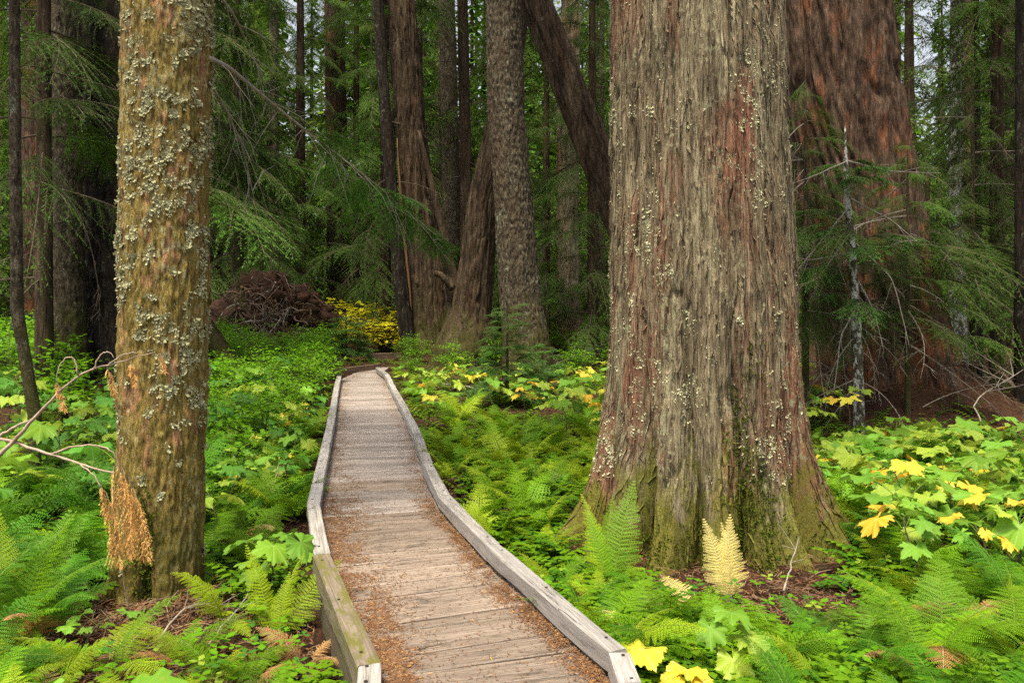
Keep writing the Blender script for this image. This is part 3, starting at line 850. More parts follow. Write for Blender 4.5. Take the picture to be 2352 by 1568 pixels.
def tree(name, label, d, pts, mat, kind='plate', nth=48, dz=0.07, roots=(), seed=0, ztop=18.0, group=None, amp=1.0, base_drop=0.25,
         crown=(10.0, 18.0, 22), zfine=None, furrows=(), dead=0, cat="tree", go_on=True):
    """pts: (px, py, half-width px) read off the photograph, at depth d"""
    ctrl = []
    for px, py, hw in pts:
        p = at(px, py, d); ctrl.append((p.x, p.y, p.z, hw / FPX * d))
    ctrl.sort(key=lambda c: c[2])
    x0, y0 = ctrl[0][0], ctrl[0][1]
    zg = float(gz(x0, y0))
    base = Vector((x0, y0, zg))
    zb = zg - base_drop
    # continue upward in the line of the highest two points, straightening
    (xa, ya, za, ra), (xb, yb, zc, rb) = ctrl[-2], ctrl[-1]
    sl = (xb - xa) / max(zc - za, 0.3) * 0.6
    rtop = rb
    ctrl2 = [(x0, y0, zb, ctrl[0][3])] + ctrl
    ctrl2 = [c for k, c in enumerate(ctrl2) if k == 0 or c[2] > zb + 0.02]
    if go_on: ctrl2.append((xb + sl * 3, yb, zc + 3, rtop * 0.92))
    loc = [(x - base.x, y - base.y, z - base.z, r) for x, y, z, r in ctrl2]
    root = thing(name, label, cat, base, group)
    me, info = trunk_mesh("trunk", loc, [M[mat]], kind, nth, dz, zbase=zb - zg, roots=roots, seed=seed, ztop=ztop, amp=amp, zfine=zfine if zfine is not None else zc - zg + 0.15, furrows=furrows)
    ob("trunk", me, root)
    rnd = random.Random(seed + 5)
    if crown:
        hang_branches(root, info, (crown[0], crown[1]), crown[2], SPRAY, rnd, scale=(0.7, 1.4), tilt=(-20, 15))
    if dead:
        hang_branches(root, info, (2.5, 9.0), dead, DEAD, rnd, scale=(0.5, 1.2), tilt=(-40, 10), name="dead_branch")
    return root, info, base


# big cedar at the right of the walk
PI = math.pi
cedar, cedar_info, cedar_base = tree(
    "giant_cedar", "massive fibrous-barked cedar with mossy flared roots right of the boardwalk", 6.15,
    [(1617, 1260, 204), (1614, 1100, 203), (1612, 900, 202), (1610, 690, 200), (1603, 400, 194), (1592, 0, 185)],
    'cedar', 'fibre', nth=560, dz=0.0105, seed=1, ztop=17, crown=(9.5, 17, 26), base_drop=0.18,
    roots=((PI * 1.06, 0.84, 0.15, 0.50), (PI * 1.17, 0.50, 0.14, 0.50), (PI * 1.32, 0.50, 0.16, 0.46), (PI * 1.47, 0.50, 0.12, 0.40), (PI * 1.60, 0.34, 0.10, 0.36), (PI * 1.69, 0.48, 0.12, 0.40),
           (PI * 1.82, 0.60, 0.12, 0.46), (PI * 1.95, 0.74, 0.14, 0.52), (PI * 0.2, 0.5, 0.3, 0.4), (PI * 0.55, 0.5, 0.3, 0.4), (PI * 0.85, 0.5, 0.3, 0.4)),
    furrows=((PI * 1.245, 0.20, 0.055, 0.3, 2.1), (PI * 1.395, 0.10, 0.035, 0.2, 2.0), (PI * 1.545, 0.18, 0.05, 0.2, 1.6), (PI * 1.76, 0.10, 0.045, 0.1, 1.2), (PI * 1.89, 0.08, 0.04, 0.1, 1.0), (PI * 1.11, 0.08, 0.04, 0.1, 1.0)))
lich, lich_info, lich_base = tree(
    "lichen_trunk_tree", "olive-brown tree crusted with pale lichen left of the boardwalk", 4.95,
    [(362, 1390, 98), (366, 1250, 93), (372, 1000, 92), (377, 690, 92), (381, 300, 93), (385, 0, 94)],
    'lichen_bark', 'scaly', nth=260, dz=0.0085, seed=2, ztop=15, crown=(8.5, 15, 20), base_drop=0.15,
    roots=((PI * 1.12, 0.12, 0.35, 0.16), (PI * 1.38, 0.10, 0.25, 0.16), (PI * 1.70, 0.10, 0.25, 0.16), (PI * 1.93, 0.07, 0.3, 0.14), (PI * 0.4, 0.1, 0.4, 0.2)),
    furrows=((PI * 1.54, 0.07, 0.12, 0.1, 0.75),))

red, red_info, red_base = tree(
    "red_fir", "huge furrowed reddish fir on a duff mound behind the giant cedar", 12.6,
    [(2045, 880, 150), (2030, 800, 142), (2005, 680, 136), (1970, 480, 134), (1930, 250, 132), (1903, 0, 127)],
    'red_bark', 'plate', nth=300, dz=0.026, seed=3, ztop=20, crown=(11, 20, 20),
    roots=((PI * 1.93, 0.28, 0.2, 0.4), (PI * 1.3, 0.3, 0.2, 0.4), (PI * 1.62, 0.25, 0.2, 0.4)))
cc, cc_info, cc_base = tree(
    "centre_cedar", "old cedar with a split slabbed trunk at the end of the boardwalk", 22.5,
    [(1000, 815, 60), (997, 760, 48), (988, 700, 43), (966, 500, 36), (945, 300, 33), (926, 40, 30)],
    'brown_bark', 'fibre', nth=120, dz=0.05, seed=4, ztop=22, crown=(11, 22, 16), amp=1.5, dead=6,
    roots=((PI * 1.3, 0.2, 0.3, 0.6), (PI * 1.75, 0.3, 0.25, 0.6), (PI * 1.02, 0.1, 0.25, 0.6)))
sn, _, _ = tree("dark_snag", "narrow blackish trunk leaning against the left of the split cedar", 21.9,
                [(945, 820, 17), (930, 740, 15), (905, 500, 14), (888, 300, 13), (872, 80, 12)], 'dark_bark', 'fibre', nth=40, dz=0.08, seed=5, ztop=14, crown=(10, 14, 6), dead=4)
lc, _, _ = tree("leaning_cedar", "mossy cedar with a broad foot leaning behind the scaly grey trunk", 20.3,
                [(1072, 800, 72), (1082, 720, 47), (1096, 600, 36), (1112, 450, 30), (1142, 300, 26), (1174, 150, 25), (1191, 20, 25)],
                'brown_bark', 'fibre', nth=96, dz=0.05, seed=6, ztop=20, crown=(10, 20, 14), amp=1.4,
                roots=((PI * 1.1, 0.35, 0.3, 0.5), (PI * 1.4, 0.2, 0.25, 0.5)))
gs, _, _ = tree("scaly_grey_tree", "straight scaly grey-brown trunk right of the boardwalk's far end", 17.0,
                [(1213, 850, 58), (1205, 760, 52), (1195, 690, 47), (1180, 480, 42), (1162, 250, 41), (1156, 0, 39)],
                'grey_bark', 'scaly', nth=150, dz=0.03, seed=7, ztop=20, crown=(9.5, 20, 18), amp=1.7)
sd, _, _ = tree("slim_dark_tree", "slim dark mossy trunk behind the split cedar", 24.5,
                [(1076, 770, 15), (1072, 560, 14), (1068, 300, 13), (1062, 0, 12)], 'brown_bark', 'scaly', nth=36, dz=0.08, seed=8, ztop=20, crown=(9, 20, 12), dead=10)
gl, _, _ = tree("pale_lichen_tree", "pale grey lichen-spotted trunk seen between the split cedar and the slim dark tree", 28.0,
                [(1042, 770, 24), (1040, 600, 21), (1030, 150, 19), (1026, 0, 18)], 'grey_bark', 'scaly', nth=40, dz=0.08, seed=9, ztop=22, crown=(11, 22, 12), dead=4)
# leaning log behind the big cedar
lg, lg_info, lg_base = tree("leaning_log", "dark weathered trunk leaning steeply left behind the giant cedar", 9.3,
                            [(1640, 1000, 50), (1418, 470, 45), (1347, 300, 41), (1292, 160, 38), (1231, 5, 36)], 'brown_bark', 'fibre', nth=110, dz=0.03, seed=10, ztop=9.5, crown=None, amp=1.0)
t10, _, _ = tree("orange_sided_tree", "straight brown trunk with an orange-lit side right of the scaly grey tree", 23.5,
                 [(1310, 825, 32), (1305, 700, 26), (1303, 500, 23), (1304, 280, 21), (1310, 0, 19)], 'cedar', 'fibre', nth=56, dz=0.06, seed=11, ztop=20, crown=(9, 20, 14), amp=1.8, dead=5)
ta, _, _ = tree("dark_spotted_tree", "grey-brown trunk spotted with lichen left of the broad blackish trunk", 15.5,
                [(164, 860, 34), (160, 700, 31), (155, 400, 31), (152, 0, 30)], 'grey_bark', 'scaly', nth=64, dz=0.05, seed=12, ztop=20, crown=(9, 20, 14), amp=2, dead=8)
tb, _, _ = tree("broad_dark_tree", "broad blackish trunk with a spreading root half hidden by the lichen-crusted tree", 17.0,
                [(345, 850, 135), (320, 760, 122), (300, 600, 112), (288, 300, 106), (282, 0, 100)], 'dark_bark', 'plate', nth=120, dz=0.06, seed=13, ztop=22, crown=(11, 22, 18), dead=6,
                roots=((PI * 1.9, 1.0, 0.22, 0.45), (PI * 1.3, 0.4, 0.3, 0.5)))
tl, _, _ = tree("crooked_young_tree", "thin crooked young trunk with white lichen spots at the far left", 7.4,
                [(78, 1140, 15), (80, 950, 14), (62, 850, 13), (40, 720, 13), (36, 400, 12), (33, 0, 11)], 'grey_bark', 'scaly', nth=40, dz=0.03, seed=14, ztop=9, crown=(5.5, 9, 12), dead=0)
tr, _, _ = tree("distant_red_tree", "distant reddish trunk at the left edge of the forest", 25.0,
                [(86, 760, 38), (86, 600, 33), (85, 300, 31), (84, 0, 29)], 'red_bark', 'plate', nth=60, dz=0.08, seed=15, ztop=22, crown=(10, 22, 14), dead=8)
t15, _, _ = tree("mossy_slim_tree", "slim mossy trunk with pale patches right of the red fir", 17.5,
                 [(2202, 880, 22), (2198, 700, 18), (2194, 400, 15), (2198, 0, 13)], 'white_bark', 'scaly', nth=40, dz=0.06, seed=16, ztop=18, crown=(8, 18, 14), dead=12)
t16, _, _ = tree("edge_trunk", "black trunk cut off by the right edge of the picture", 11.5,
                 [(2368, 960, 34), (2366, 600, 30), (2364, 0, 27)], 'dark_bark', 'scaly', nth=56, dz=0.06, seed=17, ztop=18, crown=(7, 18, 14), dead=6)
t19, _, _ = tree("tan_trunk", "tan reddish trunk standing behind the upturned root mass", 30.0,
                 [(782, 730, 28), (778, 600, 25), (772, 300, 23), (768, 0, 22)], 'red_bark', 'fibre', nth=48, dz=0.09, seed=18, ztop=24, crown=(10, 24, 14), dead=6)
t20, _, _ = tree("grey_far_trunk", "slim grey trunk just left of the dark snag", 29.0,
                 [(910, 760, 16), (903, 600, 14), (893, 300, 13), (888, 0, 12)], 'grey_bark', 'scaly', nth=32, dz=0.1, seed=19, ztop=24, crown=(10, 24, 12), dead=4)
for k, (px, yb, hw, d, lab) in enumerate([
        (2248, 880, 8, 17.5, "thin dark stem right of the mossy slim tree"),
        (2294, 900, 9, 15.8, "thin blackish stem nearest the black edge trunk"),
        (2136, 930, 9, 13.6, "short mossy stem rising from the duff mound"),
        (2225, 800, 17, 26.0, "brown far trunk between the mossy slim tree and the thin dark stem"),
        (2325, 790, 15, 27.0, "grey far trunk beside the black edge trunk")]):
    top = 660 if k == 2 else 0
    tree("thin_tree", lab, d, [(px + 3, yb, hw), (px, 600 if k != 2 else 800, hw * 0.85), (px - 6, top, hw * 0.7)], 'brown_bark' if k in (2, 3) else ('grey_bark' if k == 4 else 'dark_bark'),
         'scaly', nth=24, dz=0.12, seed=30 + k, ztop=15 if k != 2 else 3.2, crown=(6, 15, 10) if k != 2 else (1.6, 3.0, 6), dead=6 if k != 2 else 0, group="thin stems at the right", go_on=k != 2)

# parts of the split cedar: torn strip, leaning slab, broken limb
def slab_part(root, base, name, pts, d, mat, seed, depth=0.6, label=None):
    P = []
    for px, py, hw in pts:
        p = at(px, py, d) - base; P.append((p.x, p.y, p.z, hw / FPX * d))
    P = np.array(P)
    b = MB(); V, Q, T = tube(P[:, :3], P[:, 3], 10); V = V.copy()
    V += 0.02 * np.stack([noise(V[:, 0] * 9, V[:, 1] * 9, V[:, 2] * 1.5, seed + k) for k in range(3)], 1)
    b.add(V, T=T, Q=Q)
    o = ob(name, b.mesh(name, [M[mat]], smooth=True), root)
    if label: o["label"] = label
    return o


def dens(pts, n=24):
    P = np.array(pts, float); t = np.linspace(0, 1, len(P)); u = np.linspace(0, 1, n)
    return np.stack([np.interp(u, t, P[:, k]) for k in range(3)], 1)


slab_part(tb, Vector(tb.location), "spreading_root", dens([(440, 715, 26), (485, 775, 22), (530, 830, 18), (575, 865, 12), (610, 880, 6)]), 15.6, 'brown_bark', 9)
slab_part(cc, cc_base, "torn_wood_strip", dens([(911, 320, 1), (918, 430, 3), (926, 520, 4), (936, 620, 3), (945, 720, 1)]), 21.95, 'orange_wood', 1, label="torn orange wood strip")
slab_part(cc, cc_base, "leaning_slab", dens([(962, 300, 4), (986, 400, 7), (1010, 500, 9), (1032, 590, 9), (1046, 650, 9), (1040, 710, 11), (1020, 790, 15)]), 21.9, 'brown_bark', 2)
slab_part(cc, cc_base, "broken_limb", dens([(1042, 664, 10), (1028, 645, 9), (1012, 632, 8), (998, 627, 6)], 10), 21.6, 'brown_bark', 3, label="pale broken limb stub")


# ------------------------------------------------------------------ lichen and moss on the near trunks
def scatter_on_trunk(info, n, zr, seed, az=None, dens_fn=None):
    zs, cx, cy_, rr, V, nth = info
    r = np.random.default_rng(seed)
    Vg = V[:len(zs) * nth].reshape(len(zs), nth, 3)
    out = []
    zi = np.searchsorted(zs, r.uniform(zr[0], zr[1], n * 9)).clip(1, len(zs) - 2)
    ti = r.integers(0, nth, n * 9)
    if az is not None:
        th = ti / nth * 2 * np.pi
        ok = np.abs(np.angle(np.exp(1j * (th - az[0])))) < az[1]
        zi, ti = zi[ok], ti[ok]
    p = Vg[zi, ti]
    dn = np.cross(Vg[zi, (ti + 2) % nth] - Vg[zi, ti - 2], Vg[np.minimum(zi + 2, len(zs) - 1), ti] - Vg[np.maximum(zi - 2, 0), ti])
    dn /= np.linalg.norm(dn, axis=1, keepdims=True) + 1e-9
    if dens_fn is not None:
        ok = dens_fn(p) > r.uniform(0, 1, len(p)); p, dn = p[ok], dn[ok]
    return p[:n], dn[:n]


def tufts(name, root, P, D, mat, seed, size, blades=7, cup=0.6):
    """each tuft: a little rosette of curled flakes standing off the bark; all of one trunk joined"""
    r = np.random.default_rng(seed)
    n = len(P)
    up = np.array([0, 0, 1.0])
    S = np.cross(D, up); S /= np.linalg.norm(S, axis=1, keepdims=True) + 1e-9
    U = np.cross(S, D)
    sz = size * r.uniform(0.3, 1.8, n) ** 1.25
    b = MB()
    for k in range(blades):
        a = r.uniform(0, 2 * np.pi, n); l = sz * r.uniform(0.5, 1.2, n); w = l * r.uniform(0.3, 0.6, n)
        lift = r.uniform(0.2, cup, n)
        dirv = (S * np.cos(a)[:, None] + U * np.sin(a)[:, None])
        tan = (-S * np.sin(a)[:, None] + U * np.cos(a)[:, None])
        o = P + D * 0.001 + dirv * (sz * r.uniform(0, 0.5, n))[:, None]
        A = o - tan * w[:, None] * 0.4
        B = o + tan * w[:, None] * 0.4
        C = o + dirv * l[:, None] * 0.7 + tan * w[:, None] * 0.7 + D * (l * lift)[:, None]
        E = o + dirv * l[:, None] * 0.8 - tan * w[:, None] * 0.6 + D * (l * lift * r.uniform(0.6, 1.5, n))[:, None]
        V = np.stack([A, B, C, E], 1).reshape(-1, 3)
        b.add(V, Q=np.arange(n)[:, None] * 4 + np.arange(4))
    o = ob(name, b.mesh(name, [M[mat]]), root)
    o["kind"] = "stuff"
    return o


def lich_d(p):
    nn = noise(p[:, 0] * 7, p[:, 1] * 7, p[:, 2] * 6, 71) * 0.5 + 0.5
    n2 = noise(p[:, 0] * 22, p[:, 1] * 22, p[:, 2] * 20, 75) * 0.5 + 0.5
    h = np.clip((p[:, 2] - 0.55) / 1.0, 0.04, 1)
    return np.clip((nn * 0.55 + n2 * 0.65 - 0.52) * 5.0, 0, 1) * h


def clumped(info, n, zr, seed, dens_fn, per=(12, 46), sx=0.016, sz=0.026):
    """positions in irregular clumps: centres by density, flakes gathered round each"""
    zs, cx, cy_, rr, V, nth = info
    r = np.random.default_rng(seed)
    P0, _ = scatter_on_trunk(info, n, zr, seed, dens_fn=dens_fn)
    Vg = V[:len(zs) * nth].reshape(len(zs), nth, 3)
    zi, ti = [], []
    for p in P0:
        z = p[2]; c = np.array([np.interp(z, zs, cx), np.interp(z, zs, cy_)])
        th = math.atan2(p[1] - c[1], p[0] - c[0]); rad = math.hypot(p[0] - c[0], p[1] - c[1])
        m = int(r.uniform(*per) * r.uniform(0.3, 1.3)); k = r.uniform(0.5, 1.5)
        zi.append(np.searchsorted(zs, z + r.normal(0, sz * k, m))); ti.append(np.round((th + r.normal(0, sx * k, m) / rad) / (2 * np.pi) * nth).astype(int) % nth)
    zi = np.concatenate(zi).clip(2, len(zs) - 3); ti = np.concatenate(ti)
    p = Vg[zi, ti]
    dn = np.cross(Vg[zi, (ti + 2) % nth] - Vg[zi, ti - 2], Vg[zi + 2, ti] - Vg[zi - 2, ti])
    dn /= np.linalg.norm(dn, axis=1, keepdims=True) + 1e-9
    return p, dn


P, D = clumped(lich_info, 900, (0.1, 4.2), 1, lich_d, per=(8, 26), sx=0.014, sz=0.016)
tufts("lichen", lich, P, D, 'lichen', 2, 0.0108, 4, 0.8)


def ced_d(p):
    nn = noise(p[:, 0] * 5, p[:, 1] * 5, p[:, 2] * 2.6, 72) * 0.5 + 0.5
    n2 = noise(p[:, 0] * 18, p[:, 1] * 18, p[:, 2] * 11, 76) * 0.5 + 0.5
    return np.clip((nn * 0.6 + n2 * 0.6 - 0.62) * 4.0, 0, 1) + 0.03


P, D = clumped(cedar_info, 760, (0.45, 4.2), 3, ced_d, per=(6, 40), sx=0.016, sz=0.034)
tufts("lichen", cedar, P, D, 'lichen', 4, 0.0088, 4, 0.75)


def bark_strips(info, root, n, zr, seed, mat):
    """long fibrous strips standing a little off the trunk, ends lifting; too many to tell apart"""
    zs, cx, cy_, rr, V, nth = info
    r = np.random.default_rng(seed); b = MB()
    Vg = V[:len(zs) * nth].reshape(len(zs), nth, 3)
    for k in range(n):
        z0 = r.uniform(*zr); L = r.uniform(0.10, 0.55); m = 7
        w = r.uniform(0.004, 0.013); t0 = r.uniform(0, nth)
        zz = np.linspace(z0, z0 + L, m); zi = np.searchsorted(zs, zz).clip(1, len(zs) - 2)
        tt = (t0 + np.cumsum(r.normal(0, 0.5, m))).astype(int) % nth
        p = Vg[zi, tt]; c = np.stack([np.interp(zz, zs, cx), np.interp(zz, zs, cy_), zz], 1)
        d = p - c; d[:, 2] = 0; d /= np.linalg.norm(d, axis=1, keepdims=True)
        f = np.linspace(0, 1, m); up = r.random() < 0.5
        lift = 0.004 + r.uniform(0.0, 0.022) * (f if up else 1 - f) ** 3 + 0.002
        sd = np.stack([-d[:, 1], d[:, 0], np.zeros(m)], 1)
        prof = w * (0.35 + 0.65 * np.sin(np.pi * np.clip(f, 0.06, 0.94)))
        q = p + d * lift[:, None]; q[:, 2] = zz
        tw = r.uniform(-0.4, 0.4)
        A, B = q - sd * prof[:, None] + d * (prof * tw)[:, None], q + sd * prof[:, None] - d * (prof * tw)[:, None]
        C = q + d * 0.003
        VV = np.stack([A, C, B], 1).reshape(-1, 3)
        Q = [(i * 3 + e, i * 3 + e + 1, i * 3 + e + 4, i * 3 + e + 3) for i in range(m - 1) for e in (0, 1)]
        b.add(VV, Q=Q)
    o = ob("bark_strips", b.mesh("bark_strips", [M[mat]]), root); o["kind"] = "stuff"


bark_strips(cedar_info, cedar, 3400, (-0.05, 4.3), 21, 'cedar')


def moss_d(p):
    nn = noise(p[:, 0] * 4.5, p[:, 1] * 4.5, p[:, 2] * 2.0, 73) * 0.5 + 0.5
    th = np.arctan2(p[:, 1], p[:, 0])
    band = np.exp(-(np.angle(np.exp(1j * (th - PI * 1.57))) / 0.16) ** 2) * np.clip(1.6 - p[:, 2], 0, 1)
    low = np.clip(0.65 - p[:, 2], 0, 1) * 0.5
    return np.clip((nn - 0.46) * 3.5, 0, 1) * (band * 1.5 + low)


P, D = scatter_on_trunk(cedar_info, 8000, (-0.1, 1.6), 5, dens_fn=moss_d)
tufts("moss", cedar, P, D, 'moss', 6, 0.0095, 5, 1.3)


def moss_d2(p):
    th = np.arctan2(p[:, 1], p[:, 0])
    band = np.exp(-(np.angle(np.exp(1j * (th - PI * 1.54))) / 0.14) ** 2) * np.clip(0.8 - p[:, 2], 0, 1)
    return band * 1.6


P, D = scatter_on_trunk(lich_info, 1500, (-0.1, 0.7), 7, dens_fn=moss_d2)
tufts("moss", lich, P, D, 'moss', 8, 0.010, 6, 1.6)


# ------------------------------------------------------------------ branches with a place of their own
def lay_branch(root, base, path, r0, name="branch", mat='twig', sprays=(), twig_n=0, seed=0, spr=SPRAY_B, down=0.5, spr_scale=(0.5, 0.9)):
    """a limb through the given points; foliage sprays hang along it as its own sub-parts"""
    P = np.array([tuple(Vector(p) - base) for p in path]); t = np.linspace(0, 1, len(P)); u = np.linspace(0, 1, 26)
    A = np.stack([np.interp(u, t, P[:, k]) for k in range(3)], 1)
    for _ in range(3): A[1:-1] = 0.25 * A[:-2] + 0.5 * A[1:-1] + 0.25 * A[2:]
    r = np.random.default_rng(seed)
    A += 0.012 * np.cumsum(r.normal(0, 0.35, A.shape), 0) * 0.3
    b = MB(); V, Q, T = tube(A, r0 * (1 - 0.88 * u) + 0.0015, 7); b.add(V, T=T, Q=Q)
    for k in range(twig_n):
        i = r.integers(3, 25); d = A[min(i + 1, 25)] - A[i - 1]; d /= np.linalg.norm(d)
        l = r.uniform(0.15, 0.55); dd = d * r.uniform(0.2, 1) + r.normal(0, 0.4, 3) + np.array([0, 0, -down]); dd /= np.linalg.norm(dd)
        f = np.linspace(0, 1, 5)[:, None]
        pts = A[i] + dd * l * f + np.array([0, 0, -1]) * 0.25 * l * f ** 2 + r.normal(0, 0.012, (5, 3)) * f
        V, Q, T = tube(pts, 0.0035 * (1 - 0.8 * f[:, 0]), 4, cap=False); b.add(V, Q=Q)
        for q in range(2):
            p2 = pts[r.integers(1, 4)]; d2 = dd + r.normal(0, 0.6, 3); d2 /= np.linalg.norm(d2)
            V, Q, T = tube(p2 + d2 * l * 0.35 * np.linspace(0, 1, 3)[:, None], [0.0018, 0.0014, 0.0006], 3, cap=False); b.add(V, Q=Q)
    br = ob(name, b.mesh(name, [M[mat]], smooth=True), root)
    rnd = random.Random(seed)
    for f in sprays:
        i = min(25, int(f * 25)); d = A[min(i + 1, 25)] - A[max(i - 1, 0)]
        a = math.atan2(d[1], d[0]) + R(rnd.choice([-1, 1]) * rnd.uniform(10, 60)) * (0 if f > 0.97 else 1)
        s = rnd.uniform(*spr_scale)
        ob("spray", rnd.choice(spr), br, loc=A[i], rot=(R(rnd.uniform(-20, 20)), R(rnd.uniform(8, 40)), a), scale=s)
    return br


# the long lichen-grey limb of the left tree, drooping towards the walk
lay_branch(lich, lich_base, [at(478, 135, 4.95), at(515, 150, 5.1), at(560, 185, 5.4), at(680, 285, 6.1), at(800, 375, 6.8), at(905, 458, 7.4), at(985, 535, 7.9)],
           0.017, mat='grey_twig', sprays=(0.55, 0.62, 0.68, 0.74, 0.78, 0.82, 0.86, 0.9, 0.93, 0.96, 0.99), twig_n=34, seed=4, spr_scale=(0.35, 0.65))
lay_branch(lich, lich_base, [at(480, 190, 4.95), at(520, 250, 5.2), at(560, 330, 5.5), at(590, 470, 5.8)], 0.008, mat='grey_twig', twig_n=12, seed=5)
lay_branch(lich, lich_base, [at(495, -20, 4.95), at(540, 40, 5.2), at(575, 120, 5.5), at(610, 200, 5.8)], 0.010, mat='grey_twig', twig_n=10, seed=6)


# ------------------------------------------------------------------ mid-distance hemlocks with drooping foliage
def hemlock(label, x, y, h, r0, zlow, n, seed, meshes, scale=(0.7, 1.2), group=None, name="hemlock", az=None, dead=0, tilt=(-28, 5), mat='brown_bark', lean=0.0, deadmesh=None):
    zg = float(gz(x, y))
    root = thing(name, label, "tree", (x, y, zg), group)
    loc = [(0, 0, -0.2, r0 * 1.25), (0, 0, 0.4, r0 * 1.05), (lean * h * 0.5, 0, h * 0.5, r0 * 0.7), (lean * h, 0, h, r0 * 0.12)]
    me, info = trunk_mesh("trunk", loc, [M[mat]], 'scaly', nth=14 if r0 < 0.25 else 22, dz=max(0.12, h / 60), seed=seed, ztop=h)
    ob("trunk", me, root)
    rnd = random.Random(seed)
    zs, cx, cy_, rr = info[:4]
    for k in range(n):
        f = (k + rnd.random()) / n
        z = zlow + (h - 0.2 - zlow) * f
        a = (k * 2.4 + rnd.uniform(-0.5, 0.5)) if az is None else R(rnd.uniform(*az))
        s = rnd.uniform(*scale) * (1 - 0.72 * max(0, (z - zlow) / (h - zlow)) ** 1.2)
        xx, rr0 = np.interp(z, zs, cx), np.interp(z, zs, rr)
        ob("branch", rnd.choice(meshes), root, loc=(xx + math.cos(a) * rr0 * 0.8, math.sin(a) * rr0 * 0.8, z),
           rot=(R(rnd.uniform(-15, 15)), -R(rnd.uniform(*tilt)), a), scale=s)
    for k in range(dead):
        z = rnd.uniform(0.8, zlow + 3); a = rnd.uniform(0, 6.28)
        ob("dead_branch", rnd.choice(deadmesh or DEAD), root, loc=(math.cos(a) * r0 * 0.7, math.sin(a) * r0 * 0.7, z), rot=(0, R(rnd.uniform(-5, 40)), a), scale=rnd.uniform(0.6, 1.3))
    return root


def gx(px, d): return (px - CX) / FPX * d


hemlock("hemlock hidden behind the lichen-crusted tree, its drooping green boughs reaching right", gx(440, 15.5), 15.5, 12, 0.14, 3.3, 60, 101, SPRAY, (0.75, 1.35), az=(-75, 75), dead=22)
hemlock("dark hemlock left of the boardwalk's far end with hanging boughs", gx(545, 25.5), 25.5, 18, 0.2, 2.6, 70, 102, SPRAY, (0.9, 1.5), dead=14)
hemlock("dense hemlock behind the root mass", gx(690, 27), 27, 19, 0.2, 2.0, 70, 103, SPRAY, (0.9, 1.5), dead=12)
hemlock("hemlock with bright boughs just left of the split cedar", gx(840, 20.8), 24.0, 18, 0.18, 2.2, 64, 104, SPRAY, (0.8, 1.3), dead=10)
hemlock("young hemlock between the scaly grey tree and the orange-sided tree", gx(1255, 24), 24, 14, 0.12, 0.8, 64, 105, SPRAY, (0.6, 1.1), dead=4)
hemlock("leafy hemlock right of the orange-sided tree", gx(1365, 20), 20.5, 15, 0.14, 0.9, 70, 106, SPRAY, (0.7, 1.2))
hemlock("hemlock hanging dark boughs over the far left", gx(60, 13), 13.5, 15, 0.14, 3.6, 48, 107, SPRAY, (0.8, 1.3), dead=6)
hemlock("hemlock behind the right edge with long dark hanging boughs", gx(2290, 14.5), 14.5, 15, 0.13, 2.2, 66, 108, SPRAY, (0.8, 1.3), dead=14)
hemlock("shaggy young hemlock at the foot of the red fir", gx(1850, 11.3), 11.3, 5.0, 0.05, 1.5, 42, 109, SPRAY, (0.38, 0.62), dead=10, deadmesh=DEAD_PALE)
hemlock("bushy young hemlock between the duff mound and the right edge", gx(2250, 13.0), 13.2, 5.2, 0.05, 1.6, 40, 110, SPRAY, (0.4, 0.66), dead=6, deadmesh=DEAD_PALE)
hemlock("young hemlock right of the pale sapling with wide flat boughs", gx(2085, 10.9), 10.9, 4.0, 0.035, 1.1, 36, 111, SPRAY, (0.36, 0.6), dead=8, deadmesh=DEAD_PALE, tilt=(-15, 5))

# pale-stemmed sapling in front of the red fir
sap, sap_info, sap_base = tree("pale_sapling", "pale-barked conifer sapling with flat green boughs in front of the red fir", 10.3,
                               [(1973, 1005, 13), (1970, 800, 11), (1955, 560, 8.5), (1944, 420, 6), (1941, 335, 3)], 'white_bark', 'scaly', nth=28, dz=0.03, seed=41,
                               ztop=3.7, crown=None, base_drop=0.1, go_on=False)
rnd = random.Random(77)
for k in range(26):
    z = 2.0 + 1.7 * rnd.random() if k > 6 else rnd.uniform(1.4, 2.2)
    zz = min(z, 3.55)
    x, y = np.interp(zz, sap_info[0], sap_info[1]), np.interp(zz, sap_info[0], sap_info[2])
    s = rnd.uniform(0.35, 0.62) if zz < 3.2 else rnd.uniform(0.25, 0.45)
    ob("branch", rnd.choice(SPRAY_B if k % 3 else SPRAY), sap, loc=(x, y, zz), rot=(R(rnd.uniform(-10, 10)), R(rnd.uniform(-12, 14)), rnd.uniform(0, 6.28)), scale=s * (1.5 if k % 3 else 0.9))
for k, (p0, p1, p2) in enumerate([((1955, 470), (1880, 560), (1815, 640)), ((1962, 520), (1880, 640), (1815, 660)), ((1962, 580), (1860, 600), (1815, 590)),
                                  ((1950, 455), (2050, 510), (2110, 560)), ((1965, 560), (2050, 640), (2090, 800)), ((1968, 640), (2010, 720), (2030, 800)),
                                  ((1948, 370), (1880, 400), (1815, 425)), ((1945, 370), (2040, 395), (2160, 400)), ((1970, 700), (1930, 770), (1915, 900))]):
    lay_branch(sap, sap_base, [at(*p0, 10.3), at(*p1, 10.1), at(*p2, 9.95)], 0.011, name="bare_branch", mat='grey_twig', twig_n=5, seed=200 + k)
for k in range(9):
    z = rnd.uniform(0.5, 1.9); x, y = np.interp(z, sap_info[0], sap_info[1]), np.interp(z, sap_info[0], sap_info[2])
    ob("bare_branch", rnd.choice(DEAD_PALE), sap, loc=(x, y, z), rot=(0, R(rnd.uniform(20, 60)), rnd.uniform(0, 6.28)), scale=rnd.uniform(0.4, 0.8))

